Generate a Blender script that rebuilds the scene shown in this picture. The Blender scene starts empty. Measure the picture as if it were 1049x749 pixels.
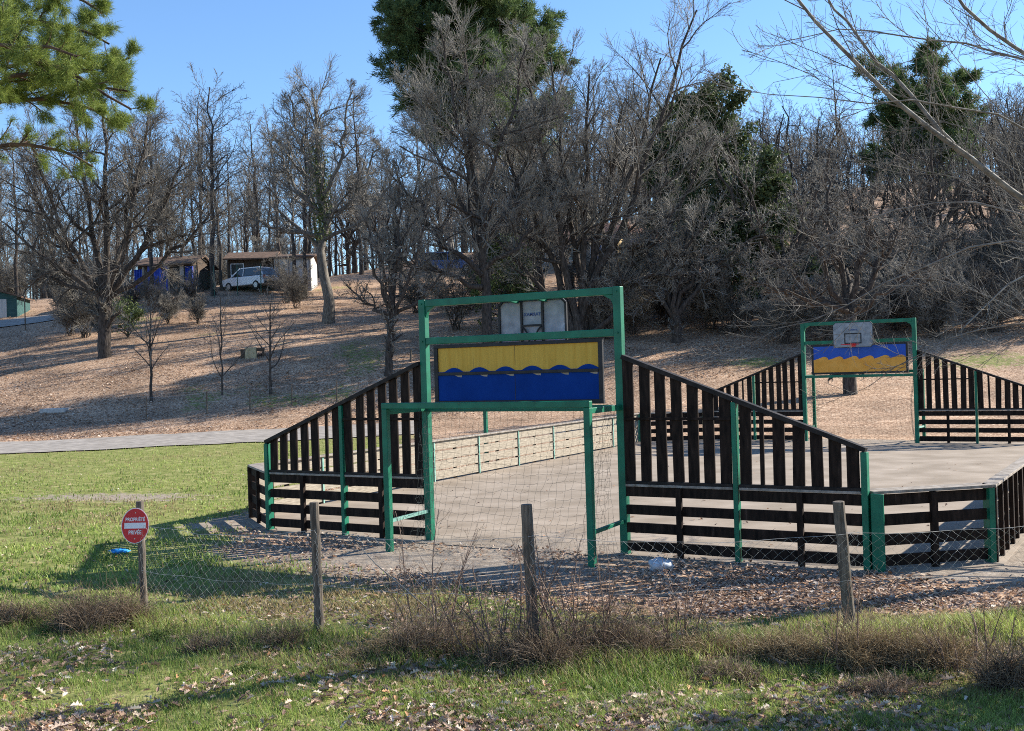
import bpy, math, random
import numpy as np
from mathutils import Matrix, Vector
random.seed(7)
RNG = np.random.default_rng(11)
SC = bpy.context.scene
COL = SC.collection
R = math.radians

# ------------------------------------------------------------------ camera
CAM_F, CAM_H, CAM_ROLL = 1124.36, 2.409, 0.0304
cd = bpy.data.cameras.new('camera'); cam = bpy.data.objects.new('camera', cd); COL.objects.link(cam)
cd.sensor_width = 36; cd.sensor_fit = 'HORIZONTAL'; cd.lens = 36 * CAM_F / 1049
cd.clip_start = 0.05; cd.clip_end = 3000
cam.matrix_world = Matrix.Translation((0, 0, CAM_H)) @ Matrix.Rotation(R(90), 4, 'X') @ Matrix.Rotation(-CAM_ROLL, 4, 'Z')
SC.camera = cam
# ------------------------------------------------------------------ light
SUN_EL, SUN_TO = R(29), R(22)          # elevation; horizontal angle of the sun measured from +X towards +Y
w = bpy.data.worlds.new('World'); SC.world = w; w.use_nodes = True
nt = w.node_tree; nt.nodes.clear()
sky = nt.nodes.new('ShaderNodeTexSky'); sky.sky_type = 'NISHITA'; sky.sun_disc = False
sky.sun_elevation = SUN_EL; sky.sun_rotation = R(90) - SUN_TO
sky.air_density = 1.0; sky.dust_density = 0.0; sky.ozone_density = 6.0
bg = nt.nodes.new('ShaderNodeBackground'); bg.inputs[1].default_value = 0.105
wo = nt.nodes.new('ShaderNodeOutputWorld')
nt.links.new(sky.outputs[0], bg.inputs[0]); nt.links.new(bg.outputs[0], wo.inputs[0])
ld = bpy.data.lights.new('sun', 'SUN'); ld.energy = 5.0; ld.angle = R(0.55); ld.color = (1.0, 0.94, 0.83)
sun = bpy.data.objects.new('sun', ld); COL.objects.link(sun)
sd = Vector((math.cos(SUN_EL) * math.cos(SUN_TO), math.cos(SUN_EL) * math.sin(SUN_TO), math.sin(SUN_EL)))
sun.rotation_euler = sd.to_track_quat('Z', 'Y').to_euler()
sun.location = (30, 10, 30)
SC.view_settings.view_transform = 'Standard'; SC.view_settings.look = 'None'
SC.view_settings.exposure = 1.18; SC.view_settings.gamma = 1
SC.cycles.max_bounces = 5; SC.cycles.transparent_max_bounces = 8
SC.cycles.diffuse_bounces = 3; SC.cycles.filter_width = 1.0; SC.cycles.use_denoising = False

# ------------------------------------------------------------------ numeric helpers
def vnoise(x, y, s, seed=0):
    x = np.asarray(x, float) * s + 1000.3 + seed * 17.1; y = np.asarray(y, float) * s + 1000.7 + seed * 9.7
    xi = np.floor(x).astype(np.int64); yi = np.floor(y).astype(np.int64); fx = x - xi; fy = y - yi
    fx = fx * fx * (3 - 2 * fx); fy = fy * fy * (3 - 2 * fy)
    def h(a, b):
        n = (a * 374761393 + b * 668265263 + seed * 974634777) & 0xffffffff
        n = ((n ^ (n >> 13)) * 1274126177) & 0xffffffff
        return ((n ^ (n >> 16)) & 0xffff) / 65535.0
    return (h(xi, yi) * (1 - fx) + h(xi + 1, yi) * fx) * (1 - fy) + (h(xi, yi + 1) * (1 - fx) + h(xi + 1, yi + 1) * fx) * fy
def fbm(x, y, s, seed=0):
    return (vnoise(x, y, s, seed) + .5 * vnoise(x, y, s * 2.1, seed + 1) + .25 * vnoise(x, y, s * 4.3, seed + 2)) / 1.75
def sstep(a, b, x):
    t = np.clip((np.asarray(x, float) - a) / (b - a), 0, 1); return t * t * (3 - 2 * t)

TH = 0.5436; CX, CY = 0.0718, 14.5378; CL = 18.22
def court(u, v): return CX + u * math.cos(TH) + v * math.sin(TH), CY - u * math.sin(TH) + v * math.cos(TH)
def uv_of(x, y):
    dx = x - CX; dy = y - CY
    return dx * math.cos(TH) - dy * math.sin(TH), dx * math.sin(TH) + dy * math.cos(TH)

KD = np.array([0, 30, 37, 46, 51.5, 57, 67, 85, 100, 130, 200, 500.])
KX = np.array([-60, -36, -22, -5, 10, 30, 80.])
KH = np.array([[0, 0, 0, .1, 1.6, 2.6, 4.2, 6.8, 8.8, 10.5, 17, 30],
               [0, 0, 0, .1, 1.6, 2.7, 4.7, 8.0, 9.9, 11.8, 18, 32],
               [0, 0, 0, .3, 1.8, 3.3, 5.4, 9.0, 10.9, 13.6, 20, 34],
               [0, 0, 0, .3, 2.0, 3.6, 5.5, 8.5, 11, 16, 22, 34],
               [0, 0, .2, 1.3, 2.4, 3.7, 5.6, 9, 12, 18, 26, 42],
               [0, 0, .6, 1.8, 3.0, 4.3, 6.5, 10.5, 14, 21, 30, 48],
               [0, 0, .6, 1.8, 3.0, 4.8, 7.5, 12, 16, 24, 34, 52]])
def cub(xs, x):      # index + smoothed fraction
    i = np.clip(np.searchsorted(xs, x) - 1, 0, len(xs) - 2); t = np.clip((x - xs[i]) / (xs[i + 1] - xs[i]), 0, 1)
    return i, t
def H(x, y):
    x = np.asarray(x, float); y = np.asarray(y, float)
    i, s = cub(KX, x); s = s * s * (3 - 2 * s)
    acc = 0
    for o in (-2.2, 0, 2.2):                         # a soft average along the slope rounds the knots off
        j, t = cub(KD, np.maximum(y + o, 0))
        a = KH[i, j] * (1 - t) + KH[i, j + 1] * t; b = KH[i + 1, j] * (1 - t) + KH[i + 1, j + 1] * t
        acc = acc + (a * (1 - s) + b * s) / 3
    u, v = uv_of(x, y)
    out = np.maximum(np.maximum(np.abs(u) - 6.6, -v - 1.2), v - 19.5)
    k = sstep(0, 2.5, out)
    bump = (fbm(x, y, .5, 3) - .5) * .10 + (fbm(x, y, .07, 5) - .5) * .6 * sstep(40, 60, y)
    return np.where(y > 30, acc, acc * 1.0) * 1.0 + bump * k
def hz(x, y): return float(H(x, y))
def P(px, py, d):
    X0 = px - 524.5; Y0 = py - 374.5; c, s = math.cos(CAM_ROLL), math.sin(CAM_ROLL)
    return np.array([(c * X0 - s * Y0) * d / CAM_F, d, CAM_H - (s * X0 + c * Y0) * d / CAM_F])
def gd(px, py, d0=5, d1=260):           # where the sight line of a photo point meets the ground
    d = np.arange(d0, d1, .1); c, s = math.cos(CAM_ROLL), math.sin(CAM_ROLL)
    X0 = px - 524.5; Y0 = py - 374.5
    x = (c * X0 - s * Y0) * d / CAM_F; z = CAM_H - (s * X0 + c * Y0) * d / CAM_F
    g = z <= H(x, d)
    i = int(np.argmax(g)) if g.any() else len(d) - 1
    return np.array([x[i], d[i], hz(x[i], d[i])])
def on(px, d):                          # ground point at depth d in the direction of photo column px
    x = (px - 524.5) * d / CAM_F; return np.array([x, d, hz(x, d)])

# ------------------------------------------------------------------ mesh helpers
def mesh_np(name, V, faces, mat=None, parent=None, loc=None, smooth=False, cols=None, mats=None, midx=None):
    me = bpy.data.meshes.new(name)
    V = np.asarray(V, np.float32).reshape(-1, 3)
    me.vertices.add(len(V)); me.vertices.foreach_set('co', V.ravel())
    loops = np.concatenate([np.asarray(f, np.int32).ravel() for f in faces if len(f)])
    sizes = np.concatenate([np.full(len(f), np.asarray(f).shape[1], np.int32) for f in faces if len(f)])
    me.loops.add(len(loops)); me.loops.foreach_set('vertex_index', loops)
    me.polygons.add(len(sizes)); st = np.concatenate([[0], np.cumsum(sizes)[:-1]]).astype(np.int32)
    me.polygons.foreach_set('loop_start', st); me.polygons.foreach_set('loop_total', sizes)
    if smooth: me.polygons.foreach_set('use_smooth', np.ones(len(sizes), bool))
    if midx is not None: me.polygons.foreach_set('material_index', np.asarray(midx, np.int32))
    if cols is not None:
        a = me.color_attributes.new('tint', 'FLOAT_COLOR', 'POINT'); c = np.ones((len(V), 4), np.float32); c[:, :3] = cols
        a.data.foreach_set('color', c.ravel())
    me.update(calc_edges=True); me.validate()
    for m in (mats or ([mat] if mat else [])): me.materials.append(m)
    o = bpy.data.objects.new(name, me); COL.objects.link(o)
    if parent: o.parent = parent
    if loc is not None: o.location = loc
    return o
class MB:
    def __init__(s): s.v = []; s.f = []
    def add(s, v, f):
        b = len(s.v); s.v += [tuple(map(float, p)) for p in v]; s.f += [tuple(i + b for i in q) for q in f]
    def box(s, x0, x1, y0, y1, z0, z1):
        s.add([(x0, y0, z0), (x1, y0, z0), (x1, y1, z0), (x0, y1, z0), (x0, y0, z1), (x1, y0, z1), (x1, y1, z1), (x0, y1, z1)],
              [(0, 3, 2, 1), (4, 5, 6, 7), (0, 1, 5, 4), (1, 2, 6, 5), (2, 3, 7, 6), (3, 0, 4, 7)])
    def cbox(s, c, sz): s.box(c[0] - sz[0] / 2, c[0] + sz[0] / 2, c[1] - sz[1] / 2, c[1] + sz[1] / 2, c[2] - sz[2] / 2, c[2] + sz[2] / 2)
    def bar(s, a, b, w, h, up=(0, 0, 1)):
        a = Vector(a); b = Vector(b); t = (b - a).normalized(); u = Vector(up)
        sx = t.cross(u).normalized(); uz = sx.cross(t).normalized(); v = []
        for p in (a, b):
            for i, j in ((-1, -1), (1, -1), (1, 1), (-1, 1)): v.append(p + sx * w / 2 * i + uz * h / 2 * j)
        s.add(v, [(0, 3, 2, 1), (4, 5, 6, 7), (0, 1, 5, 4), (1, 2, 6, 5), (2, 3, 7, 6), (3, 0, 4, 7)])
    def prism(s, pts, axis, a0, a1):      # polygon pts (2D) extruded on axis from a0 to a1
        def mk(p, a): return {'x': (a, p[0], p[1]), 'y': (p[0], a, p[1]), 'z': (p[0], p[1], a)}[axis]
        n = len(pts); v = [mk(p, a0) for p in pts] + [mk(p, a1) for p in pts]
        f = [tuple(range(n))[::-1], tuple(range(n, 2 * n))] + [(i, (i + 1) % n, n + (i + 1) % n, n + i) for i in range(n)]
        s.add(v, f)
    def tube(s, pts, r, n=8, cap=True):
        pts = np.asarray(pts, float); r = np.broadcast_to(np.asarray(r, float), (len(pts),))
        V, F = tubes(pts[None], r[None], n); b = len(s.v); s.v += [tuple(p) for p in V.tolist()]; s.f += [tuple(int(i) + b for i in q) for q in F]
        if cap: s.f += [tuple(b + i for i in range(n))[::-1], tuple(b + (len(pts) - 1) * n + i for i in range(n))]
    def build(s, name, mat, parent=None, bevel=0, smooth=False, loc=None):
        me = bpy.data.meshes.new(name); me.from_pydata(s.v, [], s.f)
        if smooth:
            for p in me.polygons: p.use_smooth = True
        me.update()
        for m in (mat if isinstance(mat, (list, tuple)) else [mat]): me.materials.append(m)
        o = bpy.data.objects.new(name, me); COL.objects.link(o)
        if parent: o.parent = parent
        if loc is not None: o.location = loc
        if bevel:
            b = o.modifiers.new('bevel', 'BEVEL'); b.width = bevel; b.segments = 2; b.limit_method = 'ANGLE'
        return o
def tubes(Pn, Rn, k):
    N, M, _ = Pn.shape
    T = np.gradient(Pn, axis=1); T /= np.linalg.norm(T, axis=2, keepdims=True) + 1e-9
    md = T.mean(1); ref = np.where(np.abs(md[:, 2:3]) < .8, np.array([[0, 0, 1.]]), np.array([[1., 0, 0]]))
    n1 = np.cross(T, ref[:, None, :]); n1 /= np.linalg.norm(n1, axis=2, keepdims=True) + 1e-9; n2 = np.cross(T, n1)
    a = np.arange(k) * 2 * math.pi / k
    V = Pn[:, :, None, :] + Rn[:, :, None, None] * (np.cos(a)[None, None, :, None] * n1[:, :, None, :] + np.sin(a)[None, None, :, None] * n2[:, :, None, :])
    idx = np.arange(N * M * k).reshape(N, M, k); A = idx[:, :-1, :]; B = idx[:, 1:, :]
    F = np.stack([A, np.roll(A, -1, 2), np.roll(B, -1, 2), B], -1).reshape(-1, 4)
    return V.reshape(-1, 3), F
def cat(parts):       # join (V, F) pairs
    Vs, Fs, b = [], [], 0
    for V, F in parts: Vs.append(V); Fs.append(F + b); b += len(V)
    return np.concatenate(Vs), np.concatenate(Fs)

def tag(o, label=None, cat_=None, group=None, kind=None):
    if label: o['label'] = label
    if cat_: o['category'] = cat_
    if group: o['group'] = group
    if kind: o['kind'] = kind
    return o
def thing(name, label, c, loc=(0, 0, 0), rz=0, group=None):
    o = bpy.data.objects.new(name, None); COL.objects.link(o); o.location = tuple(map(float, loc)); o.rotation_euler = (0, 0, rz)
    o.empty_display_size = .3
    return tag(o, label, c, group)
def dup(root, loc, rz=0, sc=None, label=None, group=None):
    r = root.copy(); COL.objects.link(r); r.location = tuple(map(float, loc)); r.rotation_euler = (0, 0, rz)
    if sc: r.scale = sc if isinstance(sc, (tuple, list)) else (sc, sc, sc)
    if label: r['label'] = label
    if group: r['group'] = group
    for ch in list(root.children):
        c = ch.copy(); COL.objects.link(c); c.parent = r
        for g in ch.children:
            q = g.copy(); COL.objects.link(q); q.parent = c
            for e in g.children: pass
    return r

# ------------------------------------------------------------------ materials
def mat_new(name):
    m = bpy.data.materials.new(name); m.use_nodes = True; n = m.node_tree; b = n.nodes['Principled BSDF']; return m, n, b
def lin(c): return tuple(c) + (1,)
def M_noise(name, c1, c2, scale=8, rough=.8, bump=0, stretch=(1, 1, 1), c3=None, metal=0, detail=6, dist=.02, spec=.3, coord='Object'):
    m, n, b = mat_new(name)
    tc = n.nodes.new('ShaderNodeTexCoord'); mp = n.nodes.new('ShaderNodeMapping'); mp.inputs['Scale'].default_value = stretch
    n.links.new(tc.outputs[coord], mp.inputs[0])
    tx = n.nodes.new('ShaderNodeTexNoise'); tx.inputs['Scale'].default_value = scale; tx.inputs['Detail'].default_value = detail
    n.links.new(mp.outputs[0], tx.inputs[0])
    cr = n.nodes.new('ShaderNodeValToRGB'); cr.color_ramp.elements[0].color = lin(c1); cr.color_ramp.elements[1].color = lin(c2)
    cr.color_ramp.elements[0].position = .35; cr.color_ramp.elements[1].position = .65
    if c3: e = cr.color_ramp.elements.new(.78); e.color = lin(c3)
    n.links.new(tx.outputs[0], cr.inputs[0]); n.links.new(cr.outputs[0], b.inputs['Base Color'])
    b.inputs['Roughness'].default_value = rough; b.inputs['Metallic'].default_value = metal; b.inputs['Specular IOR Level'].default_value = spec
    if bump:
        bp = n.nodes.new('ShaderNodeBump'); bp.inputs['Strength'].default_value = bump; bp.inputs['Distance'].default_value = dist
        n.links.new(tx.outputs[0], bp.inputs['Height']); n.links.new(bp.outputs[0], b.inputs['Normal'])
    return m
def M_leafy(name, c1, c2, trans=.35, attr=False, rough=.6):
    m, n, b = mat_new(name)
    gi = n.nodes.new('ShaderNodeNewGeometry'); cr = n.nodes.new('ShaderNodeValToRGB')
    cr.color_ramp.elements[0].color = lin(c1); cr.color_ramp.elements[1].color = lin(c2)
    n.links.new(gi.outputs['Random Per Island'], cr.inputs[0])
    col = cr.outputs[0]
    if attr:
        at = n.nodes.new('ShaderNodeVertexColor'); at.layer_name = 'tint'; col = at.outputs[0]
    n.links.new(col, b.inputs['Base Color']); b.inputs['Roughness'].default_value = rough; b.inputs['Specular IOR Level'].default_value = .25
    tr = n.nodes.new('ShaderNodeBsdfTranslucent'); n.links.new(col, tr.inputs[0])
    mx = n.nodes.new('ShaderNodeMixShader'); mx.inputs[0].default_value = trans
    n.links.new(b.outputs[0], mx.inputs[1]); n.links.new(tr.outputs[0], mx.inputs[2]); n.links.new(mx.outputs[0], n.nodes['Material Output'].inputs[0])
    return m
def M_plain(name, c, rough=.5, metal=0, spec=.4):
    return M_noise(name, tuple(x * .9 for x in c), c, 6, rough, 0, metal=metal, spec=spec)
def M_worn(name, *a, **k):       # paint with small chips showing dull rust and pale scuffs
    m = M_noise(name, *a, **k); n = m.node_tree; b = n.nodes['Principled BSDF']; src = b.inputs['Base Color'].links[0].from_socket
    tc = n.nodes.new('ShaderNodeTexCoord'); t = n.nodes.new('ShaderNodeTexNoise'); t.inputs['Scale'].default_value = 16; t.inputs['Detail'].default_value = 9; t.inputs['Roughness'].default_value = .7; n.links.new(tc.outputs['Object'], t.inputs[0])
    r = n.nodes.new('ShaderNodeMapRange'); r.inputs[1].default_value = .66; r.inputs[2].default_value = .7; n.links.new(t.outputs[0], r.inputs[0])
    x = n.nodes.new('ShaderNodeMix'); x.data_type = 'RGBA'; n.links.new(r.outputs[0], x.inputs[0]); n.links.new(src, x.inputs[6]); x.inputs[7].default_value = (.09, .05, .03, 1); n.links.new(x.outputs[2], b.inputs['Base Color'])
    return m
MT = {}
MT['green'] = M_worn('green_paint', (.002, .10, .055), (.004, .15, .082), 5, .45, .05, c3=(.01, .19, .115), spec=.3)
MT['green_light'] = M_noise('weathered_pale_green_paint', (.12, .3, .24), (.25, .42, .35), 14, .6)
MT['darkwood'] = M_noise('dark_stained_wood', (.010, .0065, .005), (.03, .019, .014), 7, .8, .35, stretch=(3, 3, .6), c3=(.065, .043, .034), dist=.004, spec=.12)
MT['cap'] = M_noise('weathered_grey_board', (.18, .15, .12), (.33, .29, .25), 12, .85, .3, c3=(.42, .39, .34), dist=.003)
MT['darkcap'] = M_noise('dark_rail_wood', (.010, .008, .007), (.028, .022, .019), 9, .65, .25, c3=(.06, .05, .045), dist=.003, spec=.2)
MT['tanwood'] = M_noise('pale_weathered_wood', (.22, .185, .14), (.36, .31, .24), 9, .85, .4, stretch=(.7, .7, 5), c3=(.42, .385, .33), dist=.004)
MT['postwood'] = M_noise('grey_fence_post_wood', (.07, .055, .042), (.17, .14, .11), 10, .9, .6, stretch=(5, 5, .7), c3=(.24, .21, .17), dist=.006)
MT['bark'] = M_noise('grey_brown_bark', (.03, .024, .02), (.085, .07, .06), 5, .95, .8, stretch=(3, 3, .8), c3=(.17, .15, .13), dist=.03)
MT['bark_pale'] = M_noise('pale_grey_bark', (.085, .074, .062), (.19, .168, .142), 5, .9, .5, stretch=(3, 3, .8), c3=(.36, .33, .3), dist=.015)
MT['twig'] = M_noise('grey_twig_bark', (.12, .11, .095), (.29, .27, .235), 1.2, .8, 0, c3=(.46, .435, .39))
MT['twig_dark'] = M_noise('brown_twig_bark', (.08, .072, .062), (.21, .192, .165), 2.5, .85, 0, c3=(.28, .25, .225))
MT['redstem'] = M_noise('reddish_bramble_stem', (.1, .06, .045), (.24, .16, .115), 9, .7, 0, c3=(.36, .27, .2))
MT['pinebark'] = M_noise('pine_bark', (.05, .032, .024), (.13, .085, .06), 5, .95, .7, c3=(.2, .14, .1), dist=.02)
MT['needle'] = M_leafy('pine_needles', (.07, .12, .025), (.27, .32, .07), .4)
MT['needle_dark'] = M_leafy('dark_pine_needles', (.045, .085, .03), (.15, .2, .07), .35)
MT['evergreen'] = M_leafy('evergreen_leaves', (.035, .055, .022), (.12, .15, .06), .25)
MT['ivy'] = M_leafy('ivy_leaves', (.05, .08, .025), (.18, .22, .08), .3)
MT['grass'] = M_leafy('grass_blades', (.1, .1, .1), (.1, .1, .1), .45, attr=True, rough=.5)
MT['drygrass'] = M_leafy('dry_grass_stems', (.2, .14, .08), (.55, .43, .26), .35)
MT['bramble'] = M_leafy('dead_bramble_stems', (.05, .03, .022), (.45, .33, .22), .2)
MT['leaf'] = M_leafy('fallen_leaves', (.1, .1, .1), (.1, .1, .1), .2, attr=True, rough=.7)
MT['net'] = M_plain('dark_net_cord', (.03, .04, .04), .8)
MT['wire'] = M_noise('galvanised_wire', (.28, .28, .27), (.5, .5, .48), 20, .45, metal=.4)
MT['steel'] = M_noise('galvanised_steel', (.4, .42, .42), (.6, .62, .6), 12, .4, metal=.5)
MT['yellow'] = M_noise('mustard_board', (.5, .29, .04), (.58, .36, .06), 3, .8, .1, stretch=(6, 1, .5), c3=(.25, .15, .04))
MT['orange'] = M_noise('orange_board', (.62, .27, .03), (.7, .34, .06), 4, .6, .05)
MT['blue'] = M_noise('blue_board', (.001, .028, .17), (.002, .036, .21), 3, .7, .05, spec=.1)
MT['blue2'] = M_noise('bright_blue_board', (.008, .06, .36), (.012, .08, .42), 4, .5, .05)
MT['black'] = M_noise('black_frame_paint', (.008, .008, .009), (.02, .02, .022), 9, .55)
MT['backboard'] = M_noise('scuffed_translucent_board', (.17, .19, .215), (.27, .295, .325), 7, .5, .05, c3=(.42, .45, .48))
MT['white'] = M_noise('white_paint', (.7, .7, .7), (.8, .8, .8), 9, .5)
MT['red'] = M_noise('red_sign_enamel', (.5, .008, .012), (.58, .012, .02), 5, .4, spec=.5)
MT['inkblue'] = M_plain('dark_blue_ink', (.02, .06, .2), .6)

# ---- ground
def ground_material():
    m, n, b = mat_new('ground_cover'); N = n.nodes.new; L = n.links.new
    tc = N('ShaderNodeTexCoord'); at = N('ShaderNodeVertexColor'); at.layer_name = 'tint'
    sp = N('ShaderNodeSeparateColor'); L(at.outputs[0], sp.inputs[0])
    def noise(s, d=6, r=.6):
        t = N('ShaderNodeTexNoise'); t.inputs['Scale'].default_value = s; t.inputs['Detail'].default_value = d; t.inputs['Roughness'].default_value = r
        L(tc.outputs['Object'], t.inputs[0]); return t.outputs[0]
    def ramp(f, *stops):
        c = N('ShaderNodeValToRGB'); e = c.color_ramp.elements
        e[0].position, e[0].color = stops[0][0], lin(stops[0][1]); e[1].position, e[1].color = stops[-1][0], lin(stops[-1][1])
        for p, q in stops[1:-1]: k = e.new(p); k.color = lin(q)
        L(f, c.inputs[0]); return c.outputs[0]
    vo = N('ShaderNodeTexVoronoi'); vo.inputs['Scale'].default_value = 20; L(tc.outputs['Object'], vo.inputs[0])
    vs = N('ShaderNodeSeparateColor'); L(vo.outputs['Color'], vs.inputs[0])
    leaf = ramp(vs.outputs[0], (0, (.16, .1, .065)), (.3, (.31, .205, .14)), (.6, (.45, .315, .22)), (.85, (.55, .41, .3)), (1, (.66, .54, .42)))
    lb = ramp(noise(.35, 4), (.35, (.66, .62, .58)), (.65, (1.12, 1.05, .98)))
    ml = N('ShaderNodeMix'); ml.data_type = 'RGBA'; ml.blend_type = 'MULTIPLY'; ml.inputs[0].default_value = 1; L(leaf, ml.inputs[6]); L(lb, ml.inputs[7]); leafc = ml.outputs[2]
    dirt = ramp(noise(6, 8, .7), (.3, (.19, .15, .115)), (.6, (.33, .275, .22)), (.75, (.44, .38, .32)))
    gr = ramp(noise(3, 8, .75), (.3, (.08, .1, .025)), (.5, (.19, .205, .06)), (.68, (.36, .32, .15)))
    def sel(w, nz, k=.5):        # weight sharpened by noise
        a = N('ShaderNodeMath'); a.operation = 'MULTIPLY_ADD'; L(nz, a.inputs[0]); a.inputs[1].default_value = k * 2; a.inputs[2].default_value = -k
        s = N('ShaderNodeMath'); s.operation = 'ADD'; L(w, s.inputs[0]); L(a.outputs[0], s.inputs[1])
        r = N('ShaderNodeMapRange'); r.interpolation_type = 'SMOOTHSTEP'; r.inputs[1].default_value = .38; r.inputs[2].default_value = .62; L(s.outputs[0], r.inputs[0]); return r.outputs[0]
    def mix(f, a, c):
        x = N('ShaderNodeMix'); x.data_type = 'RGBA'; L(f, x.inputs[0]); L(a, x.inputs[6]); L(c, x.inputs[7]); return x.outputs[2]
    c = mix(sel(sp.outputs[1], noise(9, 5, .7), .9), dirt, leafc)
    c = mix(sel(sp.outputs[0], noise(4, 6, .7), .7), c, gr)
    L(c, b.inputs['Base Color']); b.inputs['Roughness'].default_value = .95; b.inputs['Specular IOR Level'].default_value = .1
    h = N('ShaderNodeMath'); h.operation = 'ADD'; L(vs.outputs[1], h.inputs[0]); L(noise(12, 5), h.inputs[1])
    bp = N('ShaderNodeBump'); bp.inputs['Strength'].default_value = .5; bp.inputs['Distance'].default_value = .04; L(h.outputs[0], bp.inputs['Height']); L(bp.outputs[0], b.inputs['Normal'])
    return m
def path_line(x): return 38.6 + (x + 17.0) * .24
def masks(x, y):
    x = np.asarray(x, float); y = np.asarray(y, float)
    u, v = uv_of(x, y); n1 = fbm(x, y, .6, 8); n2 = fbm(x, y, .18, 12); n3 = fbm(x, y, 1.7, 20)
    fence_y = np.interp(x, [-8, -3.68, -1.72, .19, 2.98, 8], [12.2, 11.0, 9.87, 9.09, 9.64, 10.2])
    lawn_r = np.interp(y, [6, 9, 10.2, 11.5, 13, 14, 15, 17, 25, 34, 40], [30, 30, 1.5, -.7, -1.9, -2.9, -4.1, -4.4, -4, -3.3, -3.5])
    lawn = sstep(.8, -.8, x - lawn_r - (n1 - .5) * 1.4) * sstep(1.5, -.5, y - path_line(x) + 3.0)
    fg = sstep(.5, -.5, y - fence_y - .4 - (n1 - .5) * 1.4)
    grass = np.maximum(lawn * (.75 + .5 * (n2 - .3)), fg * (.35 + .75 * n1))
    # worn patch on the lawn, thin grass by the court
    wx, wy = gd(95, 510)[:2]
    grass -= .62 * np.exp(-(((x - wx) / 2.6) ** 2 + ((y - wy + .25 * (x - wx)) / .9) ** 2))
    hill = sstep(-.6, 1.2, y - path_line(x) - 2.4)
    patches = sstep(.6, .8, n2) * .5
    grass = np.where(hill > .5, patches * hill, grass)
    mo = gd(775, 372)[:2]; grass = np.maximum(grass, .62 * np.exp(-(((x - mo[0]) / 2.6) ** 2 + ((y - mo[1]) / 1.6) ** 2)))
    mo = gd(1010, 370)[:2]; grass = np.maximum(grass, .62 * np.exp(-(((x - mo[0]) / 4) ** 2 + ((y - mo[1]) / 2.5) ** 2)))
    leaf = (1 - grass * .6) * (1 - np.exp(-(((x - wx) / 3.2) ** 2 + ((y - wy + .25 * (x - wx)) / 1.3) ** 2)))
    inn = sstep(.5, -.5, np.maximum(np.abs(u) - 6.2, np.maximum(-v - .3, v - 19)))
    apron = np.exp(-((u + .6) / 2.8) ** 2 - ((v + 1.4) / 1.2) ** 2)
    leaf = np.where(hill > .5, .95, leaf * np.clip(1 - 1.1 * apron, 0, 1))
    leaf = leaf * (1 - inn)
    bl = sstep(.5, -.5, (y - 7.75) + (x + 3.3) * .55 - (n1 - .5) * .8)      # gravel corner, bottom left
    leaf = leaf * (1 - .8 * bl); grass = grass * (1 - bl) * (1 - inn)
    leaf = np.where(fg > .5, np.clip(.25 + 1.3 * (n3 - .35) + sstep(8.4, 7.2, y) * .35, 0, .8), leaf)
    return np.clip(grass, 0, 1), np.clip(leaf, 0, 1), hill, fg
def axis(parts):
    out = []
    for a, b_, s in parts: out += list(np.arange(a, b_, s))
    return np.array(out + [parts[-1][1]])
gx = axis([(-400, -120, 20), (-120, -50, 5), (-50, -22, 1), (-22, 24, .3), (24, 55, 1), (55, 130, 5), (130, 400, 20)])
gy = axis([(-25, 3, 2), (3, 18, .2), (18, 46, .4), (46, 110, 1), (110, 220, 5), (220, 500, 20)])
GX, GY = np.meshgrid(gx, gy); GZ = H(GX, GY); g_, l_, _, _ = masks(GX, GY)
nx, ny = len(gx), len(gy); idx = np.arange(nx * ny).reshape(ny, nx)
F = np.stack([idx[:-1, :-1], idx[:-1, 1:], idx[1:, 1:], idx[1:, :-1]], -1).reshape(-1, 4)
ground = mesh_np('ground', np.stack([GX, GY, GZ], -1).reshape(-1, 3), [F], ground_material(), smooth=True,
                 cols=np.stack([g_.ravel(), l_.ravel(), 0 * g_.ravel()], -1))
tag(ground, kind='structure')
# court floor: flat sheet with cut corners
MT['floor'] = M_noise('dusty_gravel_court', (.22, .175, .13), (.32, .262, .205), 1.3, .95, .1, c3=(.40, .335, .27), detail=14, dist=.01)
m = MB(); fl = []
for u, v in ((-4.5, -.25), (4.5, -.25), (5.75, .85), (5.85, 17.2), (4.6, 18.5), (-4.6, 18.5), (-6.25, 17.2), (-5.85, .8)): fl.append(court(u, v))
m.prism(fl, 'z', -.04, .012); tag(m.build('court_floor', MT['floor']), kind='structure')
# asphalt lane at the foot of the hill, and the track higher up on the left
def strip(name, xs, y0s, y1s, mat, dz=.035, n=6):
    V = []; xs = np.asarray(xs, float)
    for x, a, b_ in zip(xs, y0s, y1s):
        for k in range(n + 1):
            y = a + (b_ - a) * k / n; V.append((x, y, hz(x, y) + dz))
    i = np.arange(len(V)).reshape(len(xs), n + 1)
    Fq = np.stack([i[:-1, :-1], i[1:, :-1], i[1:, 1:], i[:-1, 1:]], -1).reshape(-1, 4)
    return tag(mesh_np(name, V, [Fq], mat, smooth=True), kind='structure')
MT['asphalt'] = M_noise('worn_asphalt', (.22, .195, .17), (.33, .295, .26), 3, .9, .1, c3=(.42, .37, .31), detail=10)
xs = np.arange(-60, -3.4, .5)
strip('path', xs, path_line(xs) - 2.9 + (fbm(xs, xs * 0, .8, 4) - .5) * .5, path_line(xs) + 2.4 + (fbm(xs, xs * 0 + 9, .8, 4) - .5) * .6, MT['asphalt'])
tr = [gd(0, 333), gd(62, 324)]
xs = np.arange(-75, tr[1][0] + 1, 1.0); k = (tr[1][1] - tr[0][1]) / (tr[1][0] - tr[0][0]); ym = tr[0][1] + k * (xs - tr[0][0])
strip('track', xs, ym - 2.2, ym + 2.6, MT['asphalt'], dz=.06)

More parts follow.
